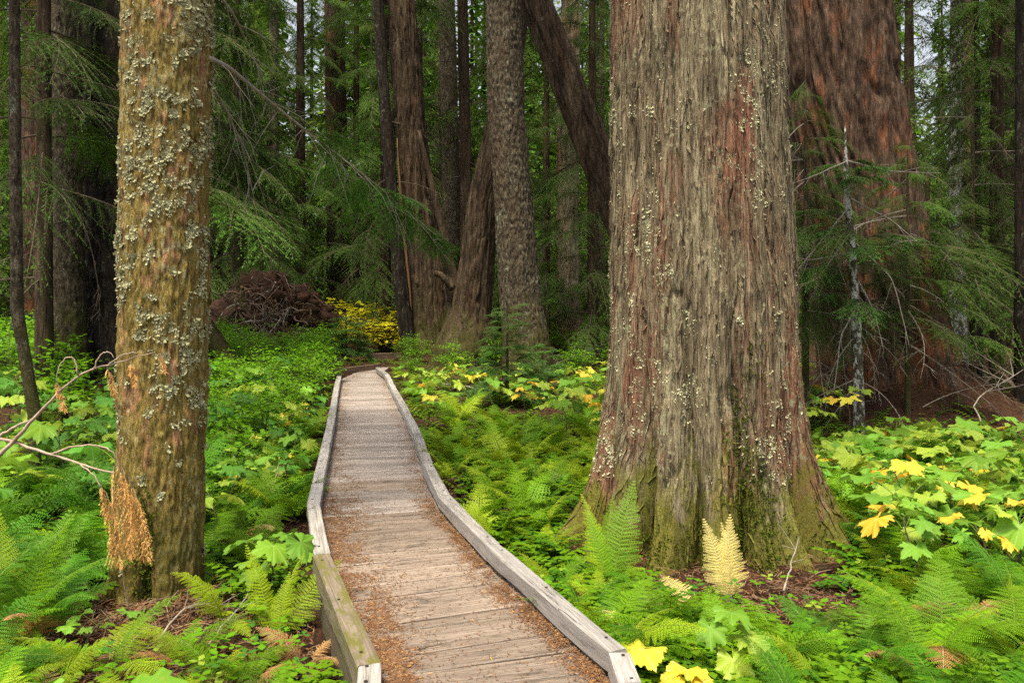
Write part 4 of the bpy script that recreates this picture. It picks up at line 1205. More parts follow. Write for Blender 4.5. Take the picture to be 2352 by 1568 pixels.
for k in range(26):
    a = rnd.uniform(PI * 0.95, PI * 2.05); rr_ = rnd.uniform(0.9, 2.0)
    x, y = red_base.x + math.cos(a) * rr_, red_base.y + math.sin(a) * rr_ * 0.9
    o = ob("brush_twig", rnd.choice(DEAD_PALE + DEAD), loc=(x, y, float(gz(x, y)) + rnd.uniform(0.0, 0.5)), rot=(R(rnd.uniform(-30, 30)), R(rnd.uniform(-50, 20)), rnd.uniform(0, 6.28)), scale=rnd.uniform(0.4, 0.9))
    tag(o, "dead bare twig on the duff mound at the red fir's foot", "twig", "dead twigs on the duff mound")

# small firs beside the walk
hemlock("small dark fir sapling before the foot of the scaly grey tree", gx(1165, 13.6), 13.6, 1.9, 0.03, 0.12, 44, 121, SPRAY_B, (0.55, 0.85), name="fir_sapling", tilt=(-5, 25))
hemlock("tiny fir sapling among herbs right of the small dark fir", gx(1245, 14.6), 14.6, 1.2, 0.02, 0.1, 24, 122, SPRAY_B, (0.4, 0.65), name="fir_sapling", tilt=(-5, 25))
hemlock("small round fir beside the golden shrub at the boardwalk's end", gx(795, 20.6), 20.6, 1.35, 0.03, 0.1, 40, 123, SPRAY_B, (0.6, 0.9), name="fir_sapling", tilt=(-5, 25))
hemlock("young fir on top of the upturned root mass", gx(640, 23.0), 23.0, 4.4, 0.05, 2.1, 40, 124, SPRAY, (0.4, 0.7), name="fir_sapling", tilt=(-10, 15))

# ------------------------------------------------------------------ crowded background forest
GAPS = ((680, 36), (2120, 34))       # openings in the canopy where sky shows


def background():
    rnd = random.Random(55)
    k = 0
    spots = []
    for row, (d0, d1, n) in enumerate(((25, 32, 13), (32, 42, 17), (42, 56, 21))):
        for i in range(n):
            d = rnd.uniform(d0, d1); px = -250 + (i + rnd.uniform(0.1, 0.9)) * 2850 / n
            spots.append((px, d))
    for px, d in spots:
        x = gx(px, d)
        if -4.6 < x < -1.6 and d < 27: continue
        if any(abs(px - c) < w for c, w in GAPS) and d > 30: continue
        zl = rnd.choice([0.3, 0.6, 1.0, 2.0])
        h = min(26, 1.6 + 0.42 * d + rnd.uniform(3, 8))
        n = int(50 + 14 * rnd.random())
        hemlock("tall shadowy hemlock crowded in the background forest", x, d, h, rnd.uniform(0.12, 0.34), zl, n, 300 + k, SPRAY_FAR, (0.9, 1.5) if d < 40 else (1.1, 1.8),
                group="hemlocks of the background forest", name="background_hemlock", dead=4, mat=rnd.choice(['brown_bark', 'dark_bark', 'grey_bark', 'dark_bark']))
        k += 1


background()


def far_forest():
    """the wood beyond, one mass: simple conifers"""
    r = np.random.default_rng(91); b = MB()
    for k in range(300):
        d = r.uniform(58, 105); px = r.uniform(-350, 2700); x = (px - CX) / FPX * d
        z0 = float(gz(x, d)); h = r.uniform(26, 46) if not any(abs(px - c) < w for c, w in GAPS) else r.uniform(12, 19)
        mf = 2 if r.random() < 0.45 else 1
        V, Q, T = tube([(x, d, z0 - 0.3), (x, d, z0 + h)], [0.35, 0.05], 6, cap=False); b.add(V, Q=Q, m=0)
        m = 185
        z = r.uniform(0.5, h, m); a = r.uniform(0, 6.28, m); L = (1 - z / h) * 3.6 + 0.5
        for q in range(3):
            P0 = np.stack([x + np.cos(a) * L * q * 0.28, d + np.sin(a) * L * q * 0.28, z0 + z - 0.12 * L * q ** 1.5], 1)
            aa = a + r.uniform(-0.7, 0.7, m)
            Dv = np.stack([np.cos(aa), np.sin(aa), np.full(m, -0.45)], 1) * (L * 0.45)[:, None]
            S = np.stack([-np.sin(aa), np.cos(aa), r.uniform(-0.3, 0.3, m)], 1) * (0.22 + 0.05 * L)[:, None]
            Vv = np.stack([P0, P0 + Dv * 0.5 + S, P0 + Dv, P0 + Dv * 0.5 - S], 1).reshape(-1, 3)
            b.add(Vv, Q=np.arange(m)[:, None] * 4 + np.arange(4), m=mf)
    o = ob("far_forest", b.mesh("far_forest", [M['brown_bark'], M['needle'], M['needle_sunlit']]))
    tag(o, "dim mass of distant conifers closing off the view", "forest", kind="stuff")


far_forest()


# ------------------------------------------------------------------ fern fronds
def kites(b, P, D, S, ln, wd, m=0, mid=0.4, lift=None):
    P, D, S = (np.asarray(a, float).reshape(-1, 3) for a in (P, D, S))
    ln = np.asarray(ln, float).reshape(-1, 1) * np.ones((len(P), 1)); wd = np.asarray(wd, float).reshape(-1, 1) * np.ones((len(P), 1))
    A = np.stack([P, P + D * ln * mid + S * wd, P + D * ln, P + D * ln * mid - S * wd], 1).reshape(-1, 3)
    b.add(A, Q=np.arange(len(P))[:, None] * 4 + np.arange(4), m=m)


def frond_mesh(name, seed, mat, L=0.8, pairs=24, detail=2, up=65, tip=-35, width=0.2, bare=0.2, curl=0.0):
    """one fern frond: stalk, side leaflets, and on the detailed ones the leaflets' own lobes"""
    r = np.random.default_rng(seed); b = MB()
    n = 20; t = np.linspace(0, 1, n)
    phi = np.radians(up + (tip - up) * t ** 1.15)
    st = L / (n - 1)
    ax = np.zeros((n, 3))
    ax[1:, 0] = np.cumsum(np.cos(phi[:-1]) * st); ax[1:, 2] = np.cumsum(np.sin(phi[:-1]) * st)
    ax[:, 1] = 0.06 * L * np.sin(t * 2 + seed) * t * r.uniform(-1, 1)
    V, Q, T = tube(ax, 0.0032 * (1 - 0.8 * t) * L / 0.8 + 0.0006, 4, cap=False); b.add(V, Q=Q, m=1)
    K_, D_, S_, L_, W_ = [], [], [], [], []
    for k in range(pairs):
        p = (k + 0.5) / pairs; u = bare + (1 - bare) * p
        c = np.array([np.interp(u, t, ax[:, q]) for q in range(3)])
        ph = np.interp(u, t, phi)
        tan = np.array([math.cos(ph), 0, math.sin(ph)]); nor = np.array([-math.sin(ph), 0, math.cos(ph)])
        prof = (min(1, p * 3.2 + 0.45)) * (1 - p) ** 0.85 + 0.03
        for s in (1, -1):
            ln = width * prof * r.uniform(0.85, 1.1) * L / 0.8 * 1.0
            sw = R(12 + 22 * p + r.uniform(-5, 5))
            d = np.array([0, s, 0.0]) * math.cos(sw) + tan * math.sin(sw) - nor * r.uniform(-0.05, 0.28)
            d /= np.linalg.norm(d)
            sd = np.cross(nor, d); sd /= np.linalg.norm(sd)
            if detail == 0:
                K_.append(c); D_.append(d); S_.append(sd); L_.append(ln); W_.append(ln * 0.17)
            elif detail == 1:
                m = 5
                for q in range(m):
                    f = (q + 0.3) / m; base = c + d * ln * f - nor * 0.12 * ln * f * f
                    for s2 in (1, -1):
                        K_.append(base); D_.append(d * 0.55 + sd * s2 * 0.85); S_.append(d); L_.append(ln * 0.28 * (1 - f * 0.75)); W_.append(ln * 0.085 * (1 - 0.4 * f))
                K_.append(c); D_.append(d); S_.append(sd); L_.append(ln); W_.append(ln * 0.05)
            else:
                m = max(4, int(ln / 0.0105))
                for q in range(m):
                    f = (q + 0.4) / m; base = c + d * ln * f - nor * 0.15 * ln * f * f
                    l2 = (0.026 * L / 0.8) * (1 - f) ** 0.7 * min(1, ln / 0.09) + 0.003
                    for s2 in (1, -1):
                        dd = d * 0.42 + sd * s2 * 0.9 + nor * r.uniform(-0.15, 0.15)
                        K_.append(base); D_.append(dd); S_.append(d * 0.9 - sd * s2 * 0.2); L_.append(l2); W_.append(0.0046 * L / 0.8)
    kites(b, K_, D_, S_, L_, W_, 0)
    return b.mesh(name, [M[mat], M['stalk' if mat not in ('fern_rust', 'fern_yellow') else 'pale_twig']])


FROND = {}
for mt in ('fern', 'fern_dark', 'fern_lime', 'fern_yellow', 'fern_rust'):
    FROND[mt] = [frond_mesh("frond", 10 + k, mt, pairs=[24, 26, 22, 25][k], up=[66, 52, 76, 46][k], tip=[-18, -8, 8, -28][k], width=[0.25, 0.23, 0.27, 0.24][k], bare=0.16) for k in range(4)]
FROND_LO = {mt: [frond_mesh("frond", 20 + k, mt, pairs=16, detail=1, up=[65, 50, 74][k], tip=[-20, -10, 5][k], width=0.27, bare=0.15) for k in range(3)] for mt in ('fern', 'fern_dark', 'fern_lime')}


FROND_UP = {mt: [frond_mesh("frond", 40 + k, mt, pairs=26, up=[84, 80][k], tip=[52, 22][k], width=[0.19, 0.20][k], bare=0.14) for k in range(2)] for mt in ('fern', 'fern_yellow', 'fern_lime')}
b = MB()
_r = np.random.default_rng(12)
for k in range(14):
    a = _r.uniform(0, 6.28); f = np.linspace(0, 1, 4)[:, None]; L = _r.uniform(0.04, 0.13)
    V, Q, T = tube(np.array([math.cos(a), math.sin(a), 0.7]) * L * f + np.array([0, 0, -1]) * 0.6 * L * f ** 2, 0.004 * (1 - 0.6 * f[:, 0]), 4, cap=False); b.add(V, Q=Q)
ROOTSTOCK = b.mesh("rootstock", [M['root']])


def fern(label, x, y, seed, mat='fern', n=7, size=0.8, group=None, lo=False, spread=(0, 360), tilt=(-12, 14), name="fern", z=None, upright=False):
    rnd = random.Random(seed)
    zg = float(gz(x, y)) - 0.01 if z is None else z
    root = thing(name, label, "fern", (x, y, zg), group)
    src = FROND_LO if lo and mat in FROND_LO else (FROND_UP if upright else FROND)
    ob("rootstock", ROOTSTOCK, root, rot=(0, 0, rnd.uniform(0, 6.28)))
    for k in range(n):
        a = R(spread[0] + (spread[1] - spread[0]) * (k + rnd.uniform(0.1, 0.9)) / n)
        mm = mat
        if mat == 'fern' and rnd.random() < 0.2: mm = 'fern_lime'
        if not upright and not lo and mat in ('fern', 'fern_dark') and rnd.random() < 0.05: mm = rnd.choice(['fern_yellow', 'fern_rust'])
        s = size * rnd.uniform(0.7, 1.15) / 0.8
        ob("frond", rnd.choice(src[mm]), root, loc=(0.02 * math.cos(a), 0.02 * math.sin(a), 0), rot=(R(rnd.uniform(-18, 18)), R(rnd.uniform(*tilt)), a), scale=s)
    return root


# ------------------------------------------------------------------ broad lobed leaves
def lobed_leaf(name, seed, mat, petiole=0.22, R0=0.19, tilt=20, lobes=7, sag=0.35):
    r = np.random.default_rng(seed); b = MB()
    # petiole rises out from the stem, then carries the blade
    pt = np.linspace(0, 1, 6)
    P = np.stack([petiole * pt, np.zeros(6), petiole * (0.55 * pt + 0.1 * np.sin(pt * 3))], 1)
    V, Q, T = tube(P, 0.0028, 4, cap=False); b.add(V, Q=Q, m=1)
    o = P[-1]
    if lobes == 7: angs, lens = [0, 40, -40, 82, -82, 128, -128], [1, .95, .95, .82, .82, .55, .55]
    else: angs, lens = [0, 48, -48, 105, -105], [1, .9, .9, .62, .62]
    angs = [a + r.uniform(-4, 4) for a in angs]; lens = [l * r.uniform(0.9, 1.08) for l in lens]
    th = np.radians(np.sort(np.unique(np.r_[np.linspace(-158, 158, 128), angs])))
    da = np.abs(th[:, None] - np.radians(angs)[None, :])
    w = np.radians(23)
    rad = np.max(np.array(lens)[None, :] * np.clip(1 - 0.36 * (da / w) ** 1.15, 0.60, 1), axis=1)
    near = np.min(da, axis=1)
    saw = ((np.degrees(th) * 0.085 + r.uniform(0, 1)) % 1.0)
    rad = rad * (1 - 0.13 * saw) * (1 + 0.025 * r.normal(0, 1, len(th)))
    rings = [0.0, 0.3, 0.6, 0.85, 1.0]
    vein = np.exp(-(near / R(3.2)) ** 2)
    fold = np.clip(near / w, 0, 1)
    Vs, A = [], []
    tl = R(tilt)
    for f in rings:
        rr = rad * f * R0
        x, y = rr * np.cos(th), rr * np.sin(th)
        z = -sag * (rr / R0) ** 2 * R0 * 0.75 + 0.035 * R0 * 3 * (fold - 0.4) * f * (0.6 if f < 1 else 0.3) + 0.022 * np.sin(th * 3 + seed * 1.7) * f * f + 0.010 * np.sin(th * 9 + seed) * f ** 3
        x2 = x * math.cos(tl) + z * math.sin(tl); z2 = -x * math.sin(tl) + z * math.cos(tl)
        Vs.append(np.stack([o[0] + x2, o[1] + y, o[2] + z2], 1)); A.append(vein if f > 0 else np.ones(len(th)))
    n = len(th)
    V = np.concatenate(Vs); A = np.concatenate(A)
    Q = [(i * n + j, i * n + j + 1, (i + 1) * n + j + 1, (i + 1) * n + j) for i in range(1, len(rings) - 1) for j in range(n - 1)]
    T = [(0, n + j, n + j + 1) for j in range(n - 1)]
    b.add(V, T=[(t[0], t[1], t[2]) for t in T], Q=[(q[0], q[3], q[2], q[1]) for q in Q], m=0, a=A)
    return b.mesh(name, [M[mat], M['stalk']], smooth=True, attr="vein")


LEAF = {mt: [lobed_leaf("leaf", 60 + k, mt, tilt=[-4, 10, 24, 2, 14, 34, 6][k], sag=[0.2, 0.3, 0.2, 0.35, 0.55, 0.45, 0.1][k], lobes=[7, 7, 5, 7, 7, 7, 5][k]) for k in range(7)] for mt in ('leaf', 'leaf_dark', 'leaf_lime', 'leaf_yellow')}
STEM = []
for k in range(3):
    b = MB(); t = np.linspace(0, 1, 8)
    V, Q, T = tube(np.stack([0.06 * np.sin(t * 3 + k), 0.05 * np.sin(t * 4 + 2 * k) * t, t], 1), 0.008 * (1 - 0.5 * t), 5); b.add(V, T=T, Q=Q)
    STEM.append(b.mesh("stem", [M['twig']], smooth=True))


def broad_plant(label, x, y, seed, h=0.6, n=6, size=1.0, mats=('leaf',), group=None, name="broadleaf_plant", face=None, z=None):
    rnd = random.Random(seed)
    zg = float(gz(x, y)) - 0.02 if z is None else z
    root = thing(name, label, "plant", (x, y, zg), group)
    sm = rnd.randrange(3)
    st = ob("stem", STEM[sm], root, scale=(1, 1, h), rot=(0, 0, rnd.uniform(0, 6.28)))
    for k in range(n):
        f = 1.0 - 0.42 * (k / max(1, n - 1)) * rnd.uniform(0.6, 1.1)
        a = k * 2.4 + rnd.uniform(-0.4, 0.4) if face is None else R(rnd.uniform(*face))
        m = rnd.choice(mats)
        s = size * rnd.uniform(0.5, 1.25)
        if m == 'leaf_yellow': s *= 0.8
        rz = st.rotation_euler.z
        tt = f; lx, ly = 0.06 * math.sin(tt * 3 + sm), 0.05 * math.sin(tt * 4 + 2 * sm) * tt
        ob("leaf", rnd.choice(LEAF[m]), root, loc=(lx * math.cos(rz) - ly * math.sin(rz), lx * math.sin(rz) + ly * math.cos(rz), h * f),
           rot=(R(rnd.uniform(-14, 14)), R(rnd.uniform(-10, 22)), a), scale=s)
    return root


# ------------------------------------------------------------------ small-leaved shrubs
def shrub_meshes(seed, mat, rad=0.55, h=0.9, nb=52, leaf=0.044, per=30, broad=0.62, whorl=False):
    r = np.random.default_rng(seed); st = MB(); fo = MB()
    K_, D_, S_, L_ = [], [], [], []
    for k in range(nb):
        a = r.uniform(0, 6.28); rr = rad * math.sqrt(r.uniform(0.02, 1)); hh = h * (1 - 0.5 * (rr / rad) ** 2) * r.uniform(0.45, 1.0)
        e = np.array([math.cos(a) * rr, math.sin(a) * rr, hh]); t = np.linspace(0, 1, 7)[:, None]
        pts = e * t * np.array([1, 1, 0]) * t ** 0.5 + np.array([0, 0, 1]) * hh * np.sin(t * 1.5)
        pts += r.normal(0, 0.015, pts.shape) * t
        V, Q, T = tube(pts, 0.005 * (1 - 0.75 * t[:, 0]), 4, cap=False); st.add(V, Q=Q)
        for q in range(per):
            f = 1 - 0.62 * r.uniform(0, 1) ** 1.4 if not whorl else 1 - 0.2 * r.uniform(0, 1)
            p = np.array([np.interp(f, t[:, 0], pts[:, c]) for c in range(3)])
            b = r.uniform(0, 6.28)
            off = np.array([math.cos(b), math.sin(b), r.uniform(-0.15, 0.35)]) * (r.uniform(0.01, 0.11) if not whorl else 0.01)
            d = np.array([math.cos(b + r.uniform(-.6, .6)), math.sin(b + r.uniform(-.6, .6)), r.uniform(-0.5, 0.5)]); d /= np.linalg.norm(d)
            s = np.cross(d, [0, 0, 1]) + r.normal(0, 0.3, 3); s /= np.linalg.norm(s)
            K_.append(p + off); D_.append(d); S_.append(s); L_.append(leaf * r.uniform(0.6, 1.3))
    L_ = np.array(L_)
    kites(fo, K_, D_, S_, L_, L_ * broad * 0.5, 0, mid=0.5)
    return st.mesh("stems", [M['twig']]), fo.mesh("foliage", [M[mat]])


SHRUB = [shrub_meshes(70 + k, 'shrub') for k in range(3)]
SHRUB_LONG = [shrub_meshes(80, 'shrub', rad=0.6, h=0.85, nb=70, leaf=0.10, per=11, broad=0.36, whorl=True)]
SHRUB_GOLD = [shrub_meshes(85 + k, 'shrub_gold', rad=0.7, h=1.1, nb=46, leaf=0.085, per=14, broad=0.9) for k in range(2)]
SHRUB_BIG = [shrub_meshes(95 + k, 'shrub', rad=0.7, h=1.1, nb=46, leaf=0.085, per=14, broad=0.9) for k in range(2)]


def shrub(label, x, y, seed, meshes, s=1.0, group=None, name="shrub", sz=1.0):
    rnd = random.Random(seed); st, fo = rnd.choice(meshes)
    root = thing(name, label, "shrub", (x, y, float(gz(x, y)) - 0.02), group, rz=rnd.uniform(0, 6.28))
    root.scale = (s, s, s * sz)
    ob("stems", st, root); ob("foliage", fo, root)
    return root


# ------------------------------------------------------------------ planting
rnd = random.Random(2024)
TRUNKS = [(cedar_base.x, cedar_base.y, 1.22), (lich_base.x, lich_base.y, 0.42), (red_base.x, red_base.y, 1.2)]


def clear(x, y, m=0.0):
    if float(off_path(x, y)) < 0.10 + m: return False
    return all((x - a) ** 2 + (y - b) ** 2 > (c + m) ** 2 for a, b, c in TRUNKS)


def spots(n, xr, yr, m=0.0, mind=0.25, seed=0, ok=None):
    """xr gives (low, high) as a function of depth"""
    r = random.Random(seed); out = []
    for _ in range(n * 60):
        if len(out) >= n: break
        y = r.uniform(*yr); lo, hi = xr(y)
        if hi <= lo: continue
        x = r.uniform(lo, hi)
        if not clear(x, y, m): continue
        if ok and not ok(x, y): continue
        if any((x - a) ** 2 + (y - b) ** 2 < mind ** 2 for a, b in out): continue
        out.append((x, y))
    return out


FR = 0.66


def le(y): return float(edge_x(l_in, y)) - 0.16


def re_(y): return float(edge_x(r_in, y)) + 0.16


# ferns
for k, (x, y) in enumerate(spots(46, lambda y: (re_(y) + 0.22, FR * y + 0.4), (2.95, 4.45), 0.05, 0.27, 1, ok=lambda x, y: (x - 0.72) ** 2 + (y - 3.4) ** 2 > 0.48 ** 2 and (x - 1.45) ** 2 / 1.6 + (y - 6.1) ** 2 > 1.85 ** 2)):
    fern("green lady fern in the fern bed in front of the giant cedar", x, y, 1000 + k, rnd.choice(['fern', 'fern', 'fern', 'fern_dark']), rnd.randint(6, 8), rnd.uniform(0.42, 0.6), "ferns in front of the giant cedar")
for k, (x, y) in enumerate(spots(34, lambda y: (2.35, FR * y + 0.5), (4.4, 8.2), 0.1, 0.36, 2)):
    fern("lady fern under the broad leaves right of the giant cedar", x, y, 1100 + k, rnd.choice(['fern', 'fern_dark']), rnd.randint(6, 8), rnd.uniform(0.5, 0.7), "ferns right of the giant cedar", lo=y > 6)
for k, (x, y) in enumerate(spots(60, lambda y: (re_(y) + 0.15, min(1.2, FR * y)), (4.6, 10.5), 0.02, 0.26, 3)):
    fern("fern in the bright fern bed between the boardwalk and the giant cedar", x, y, 1200 + k, rnd.choice(['fern', 'fern', 'fern_lime']), rnd.randint(5, 8), rnd.uniform(0.38, 0.58) * (0.62 if (x > 0.05 and y < 6.0) else 1.0), "ferns between boardwalk and giant cedar", lo=y > 5.8)
for k, (x, y) in enumerate(spots(34, lambda y: (-FR * y - 0.3, -2.45), (3.3, 7.6), 0.1, 0.34, 4)):
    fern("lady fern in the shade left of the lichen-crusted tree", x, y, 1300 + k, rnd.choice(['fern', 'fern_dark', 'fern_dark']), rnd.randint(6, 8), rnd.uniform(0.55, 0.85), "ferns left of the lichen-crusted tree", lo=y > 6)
for k, (x, y) in enumerate(spots(30, lambda y: (-2.7, le(y) - 0.12), (5.4, 10.5), 0.05, 0.3, 5)):
    fern("fern between the lichen-crusted tree and the boardwalk", x, y, 1400 + k, rnd.choice(['fern', 'fern', 'fern_dark']), rnd.randint(5, 7), rnd.uniform(0.4, 0.62), "ferns between lichen-crusted tree and boardwalk", lo=y > 6)
for k, (x, y) in enumerate(spots(22, lambda y: (-FR * y - 0.1, le(y) - 0.22), (3.0, 3.95), 0.05, 0.26, 6)):
    fern("low fern in the foreground left of the near curb", x, y, 1500 + k, rnd.choice(['fern', 'fern', 'fern_lime']), rnd.randint(5, 7), rnd.uniform(0.32, 0.46), "foreground ferns left of the boardwalk")
for k, (x, y) in enumerate(spots(26, lambda y: (re_(y) + 0.1, 3.6), (10.5, 17.5), 0.05, 0.45, 7)):
    fern("distant fern right of the boardwalk near the small dark fir", x, y, 1600 + k, 'fern', 6, rnd.uniform(0.5, 0.75), "distant ferns right of the boardwalk", lo=True)
# ferns one can single out
fern("tall upright lady fern at the left edge of the picture", -2.62, 4.15, 1700, 'fern', 6, 0.95, tilt=(-4, 14), spread=(0, 180), upright=True)
fern("lime-yellow fern beside the mossy curb", gx(632, 4.25), 4.25, 1701, 'fern_lime', 4, 0.5, tilt=(-2, 16), spread=(20, 160), upright=True)
fern("small lime fern at the lichen-crusted tree's right foot", gx(520, 4.45), 4.45, 1702, 'fern_lime', 3, 0.42, spread=(150, 330))
fern("upright straw-coloured fern against the giant cedar's foot", gx(1682, 4.75), 4.75, 1703, 'fern_yellow', 3, 0.52, tilt=(-6, 24), spread=(30, 150), upright=True)
fern("limp straw fern lying at the giant cedar's foot", gx(1600, 4.7), 4.7, 1704, 'fern_yellow', 4, 0.4, tilt=(15, 35))
fern("single tall green fern growing against the cedar's left root", gx(1405, 4.95), 4.95, 1705, 'fern', 4, 0.72, tilt=(-2, 14), spread=(30, 150), upright=True)
fern("rusty dead fern beside the mossy curb", gx(705, 4.0), 4.0, 1706, 'fern_rust', 4, 0.30, tilt=(5, 30))
fern("bright fern beside the near end of the right curb", gx(1400, 3.95), 3.95, 1707, 'fern', 6, 0.6)
fern("fern at the bottom edge beside the left curb's near end", gx(790, 3.42), 3.42, 1708, 'fern', 4, 0.36, spread=(190, 340))

# broad lobed plants
for k, (x, y) in enumerate(spots(52, lambda y: (2.15, FR * y + 0.5), (4.9, 9.6), 0.08, 0.36, 11)):
    far = y > 7
    broad_plant("broad lobed-leaf plant in the thicket right of the giant cedar", x, y, 2000 + k, rnd.uniform(0.28, 0.58) if y < 6.8 else rnd.uniform(0.16, 0.34), rnd.randint(7, 10), rnd.uniform(0.8, 1.1),
                ('leaf',) * 6 + ('leaf_lime',) * 3 + ('leaf_yellow',) * (2 if y < 7.6 else 1), "broad-leaved thicket right of the giant cedar")
for k, (x, y) in enumerate(spots(44, lambda y: (re_(y) + 0.2, 4.6), (9.4, 17.5), 0.05, 0.5, 12)):
    broad_plant("low broad-leaved plant with yellowing leaves right of the boardwalk's far half", x, y, 2100 + k, rnd.uniform(0.3, 0.6), rnd.randint(5, 7), rnd.uniform(0.85, 1.15),
                ('leaf',) * 5 + ('leaf_lime',) * 4 + ('leaf_yellow',) * 2, "broad-leaved plants right of the boardwalk")
for k, (x, y) in enumerate(spots(40, lambda y: (-FR * y - 0.3, -2.9), (6.0, 14.0), 0.08, 0.5, 13)):
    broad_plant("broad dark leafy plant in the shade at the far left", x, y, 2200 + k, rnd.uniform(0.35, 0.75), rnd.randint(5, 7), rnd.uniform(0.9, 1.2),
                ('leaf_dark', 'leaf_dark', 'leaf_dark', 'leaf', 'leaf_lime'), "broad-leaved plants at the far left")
for k, (x, y) in enumerate(spots(30, lambda y: (-3.4, le(y) - 0.15), (5.8, 13.5), 0.05, 0.38, 14)):
    broad_plant("low leafy plant with lime leaves just left of the boardwalk", x, y, 2300 + k, rnd.uniform(0.22, 0.45), rnd.randint(5, 7), rnd.uniform(0.55, 0.85),
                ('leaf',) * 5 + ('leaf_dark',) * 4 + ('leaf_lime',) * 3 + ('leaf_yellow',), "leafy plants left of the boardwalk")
broad_plant("broad leafy plant spreading over the left curb at the bend", gx(606, 4.75), 4.75, 2400, 0.34, 8, 0.9, ('leaf',))
broad_plant("big bright leaf plant at the bottom left corner", gx(235, 3.12), 3.12, 2401, 0.26, 3, 1.25, ('leaf',), face=(230, 330))
broad_plant("pair of golden-yellow leaves beside the right curb's near end", gx(1590, 3.55), 3.55, 2402, 0.13, 3, 1.3, ('leaf_yellow',), face=(170, 260))
broad_plant("pale green lobed leaves among the near ferns right of the curb", gx(1640, 3.75), 3.75, 2403, 0.32, 4, 1.05, ('leaf', 'leaf_lime'), face=(200, 340))
broad_plant("small leafy sprig on the litter left of the trunk foot", gx(215, 4.0), 4.0, 2404, 0.2, 5, 0.5, ('leaf',))

# shrubs
for k, (x, y) in enumerate(spots(40, lambda y: (gx(480, y), le(min(y, 18)) - 0.5 - (0.6 if y > 17 else 0)), (11.4, 20.5), 0.25, 0.62, 21)):
    shrub("bright green huckleberry bush left of the boardwalk below the root mass", x, y, 3000 + k, SHRUB, rnd.uniform(0.8, 1.35), "huckleberry bushes below the root mass", "huckleberry_bush")
for k, (x, y) in enumerate(spots(12, lambda y: (gx(470, y), le(y) - 0.6), (7.6, 12.0), 0.2, 0.7, 25)):
    shrub("leafy shrub standing above the herbs left of the boardwalk", x, y, 3400 + k, SHRUB if k % 2 else SHRUB_BIG, rnd.uniform(0.6, 0.85), "shrubs above the herbs left of the boardwalk", "leafy_shrub")
shrub("glossy long-leaved bush left of the boardwalk's far half", gx(710, 15.5), 15.5, 3050, SHRUB_LONG, 1.25, name="long_leaved_bush")
shrub("second long-leaved bush behind the glossy one", gx(640, 16.8), 16.8, 3051, SHRUB_LONG, 1.15, name="long_leaved_bush")
for k, (px, d, s) in enumerate([(832, 22.4, 1.5), (888, 23.0, 1.4), (785, 23.6, 1.7)]):
    shrub(["golden shrub straight beyond the boardwalk's end", "golden shrub touching the dark snag's foot", "golden shrub behind the small round fir"][k], gx(px, d), d, 3060 + k, SHRUB_GOLD, s, "golden shrubs beyond the boardwalk", "golden_shrub")
for k, (x, y) in enumerate(spots(16, lambda y: (gx(-60, y), gx(150, y)), (11.5, 24.0), 0.3, 0.9, 22)):
    shrub("sunlit green bush between the dark trunks at the far left", x, y, 3100 + k, SHRUB_BIG, rnd.uniform(0.9, 1.4), "green bushes at the far left", "leafy_bush")
for k, (x, y) in enumerate(spots(20, lambda y: (gx(900, y), gx(1420, y)), (18.0, 27.0), 0.3, 0.9, 23)):
    shrub("green bush among the trunks beyond the boardwalk's bend", x, y, 3200 + k, SHRUB_BIG + SHRUB, rnd.uniform(0.6, 1.0), "green bushes among the middle trunks", "leafy_bush")
for k, (px, d) in enumerate([(520, 24.5), (560, 25.0), (500, 23.6)]):
    shrub("lime bush beside the left end of the root mass", gx(px, d), d, 3300 + k, SHRUB_BIG, 1.5, "lime bushes beside the root mass", "leafy_bush")


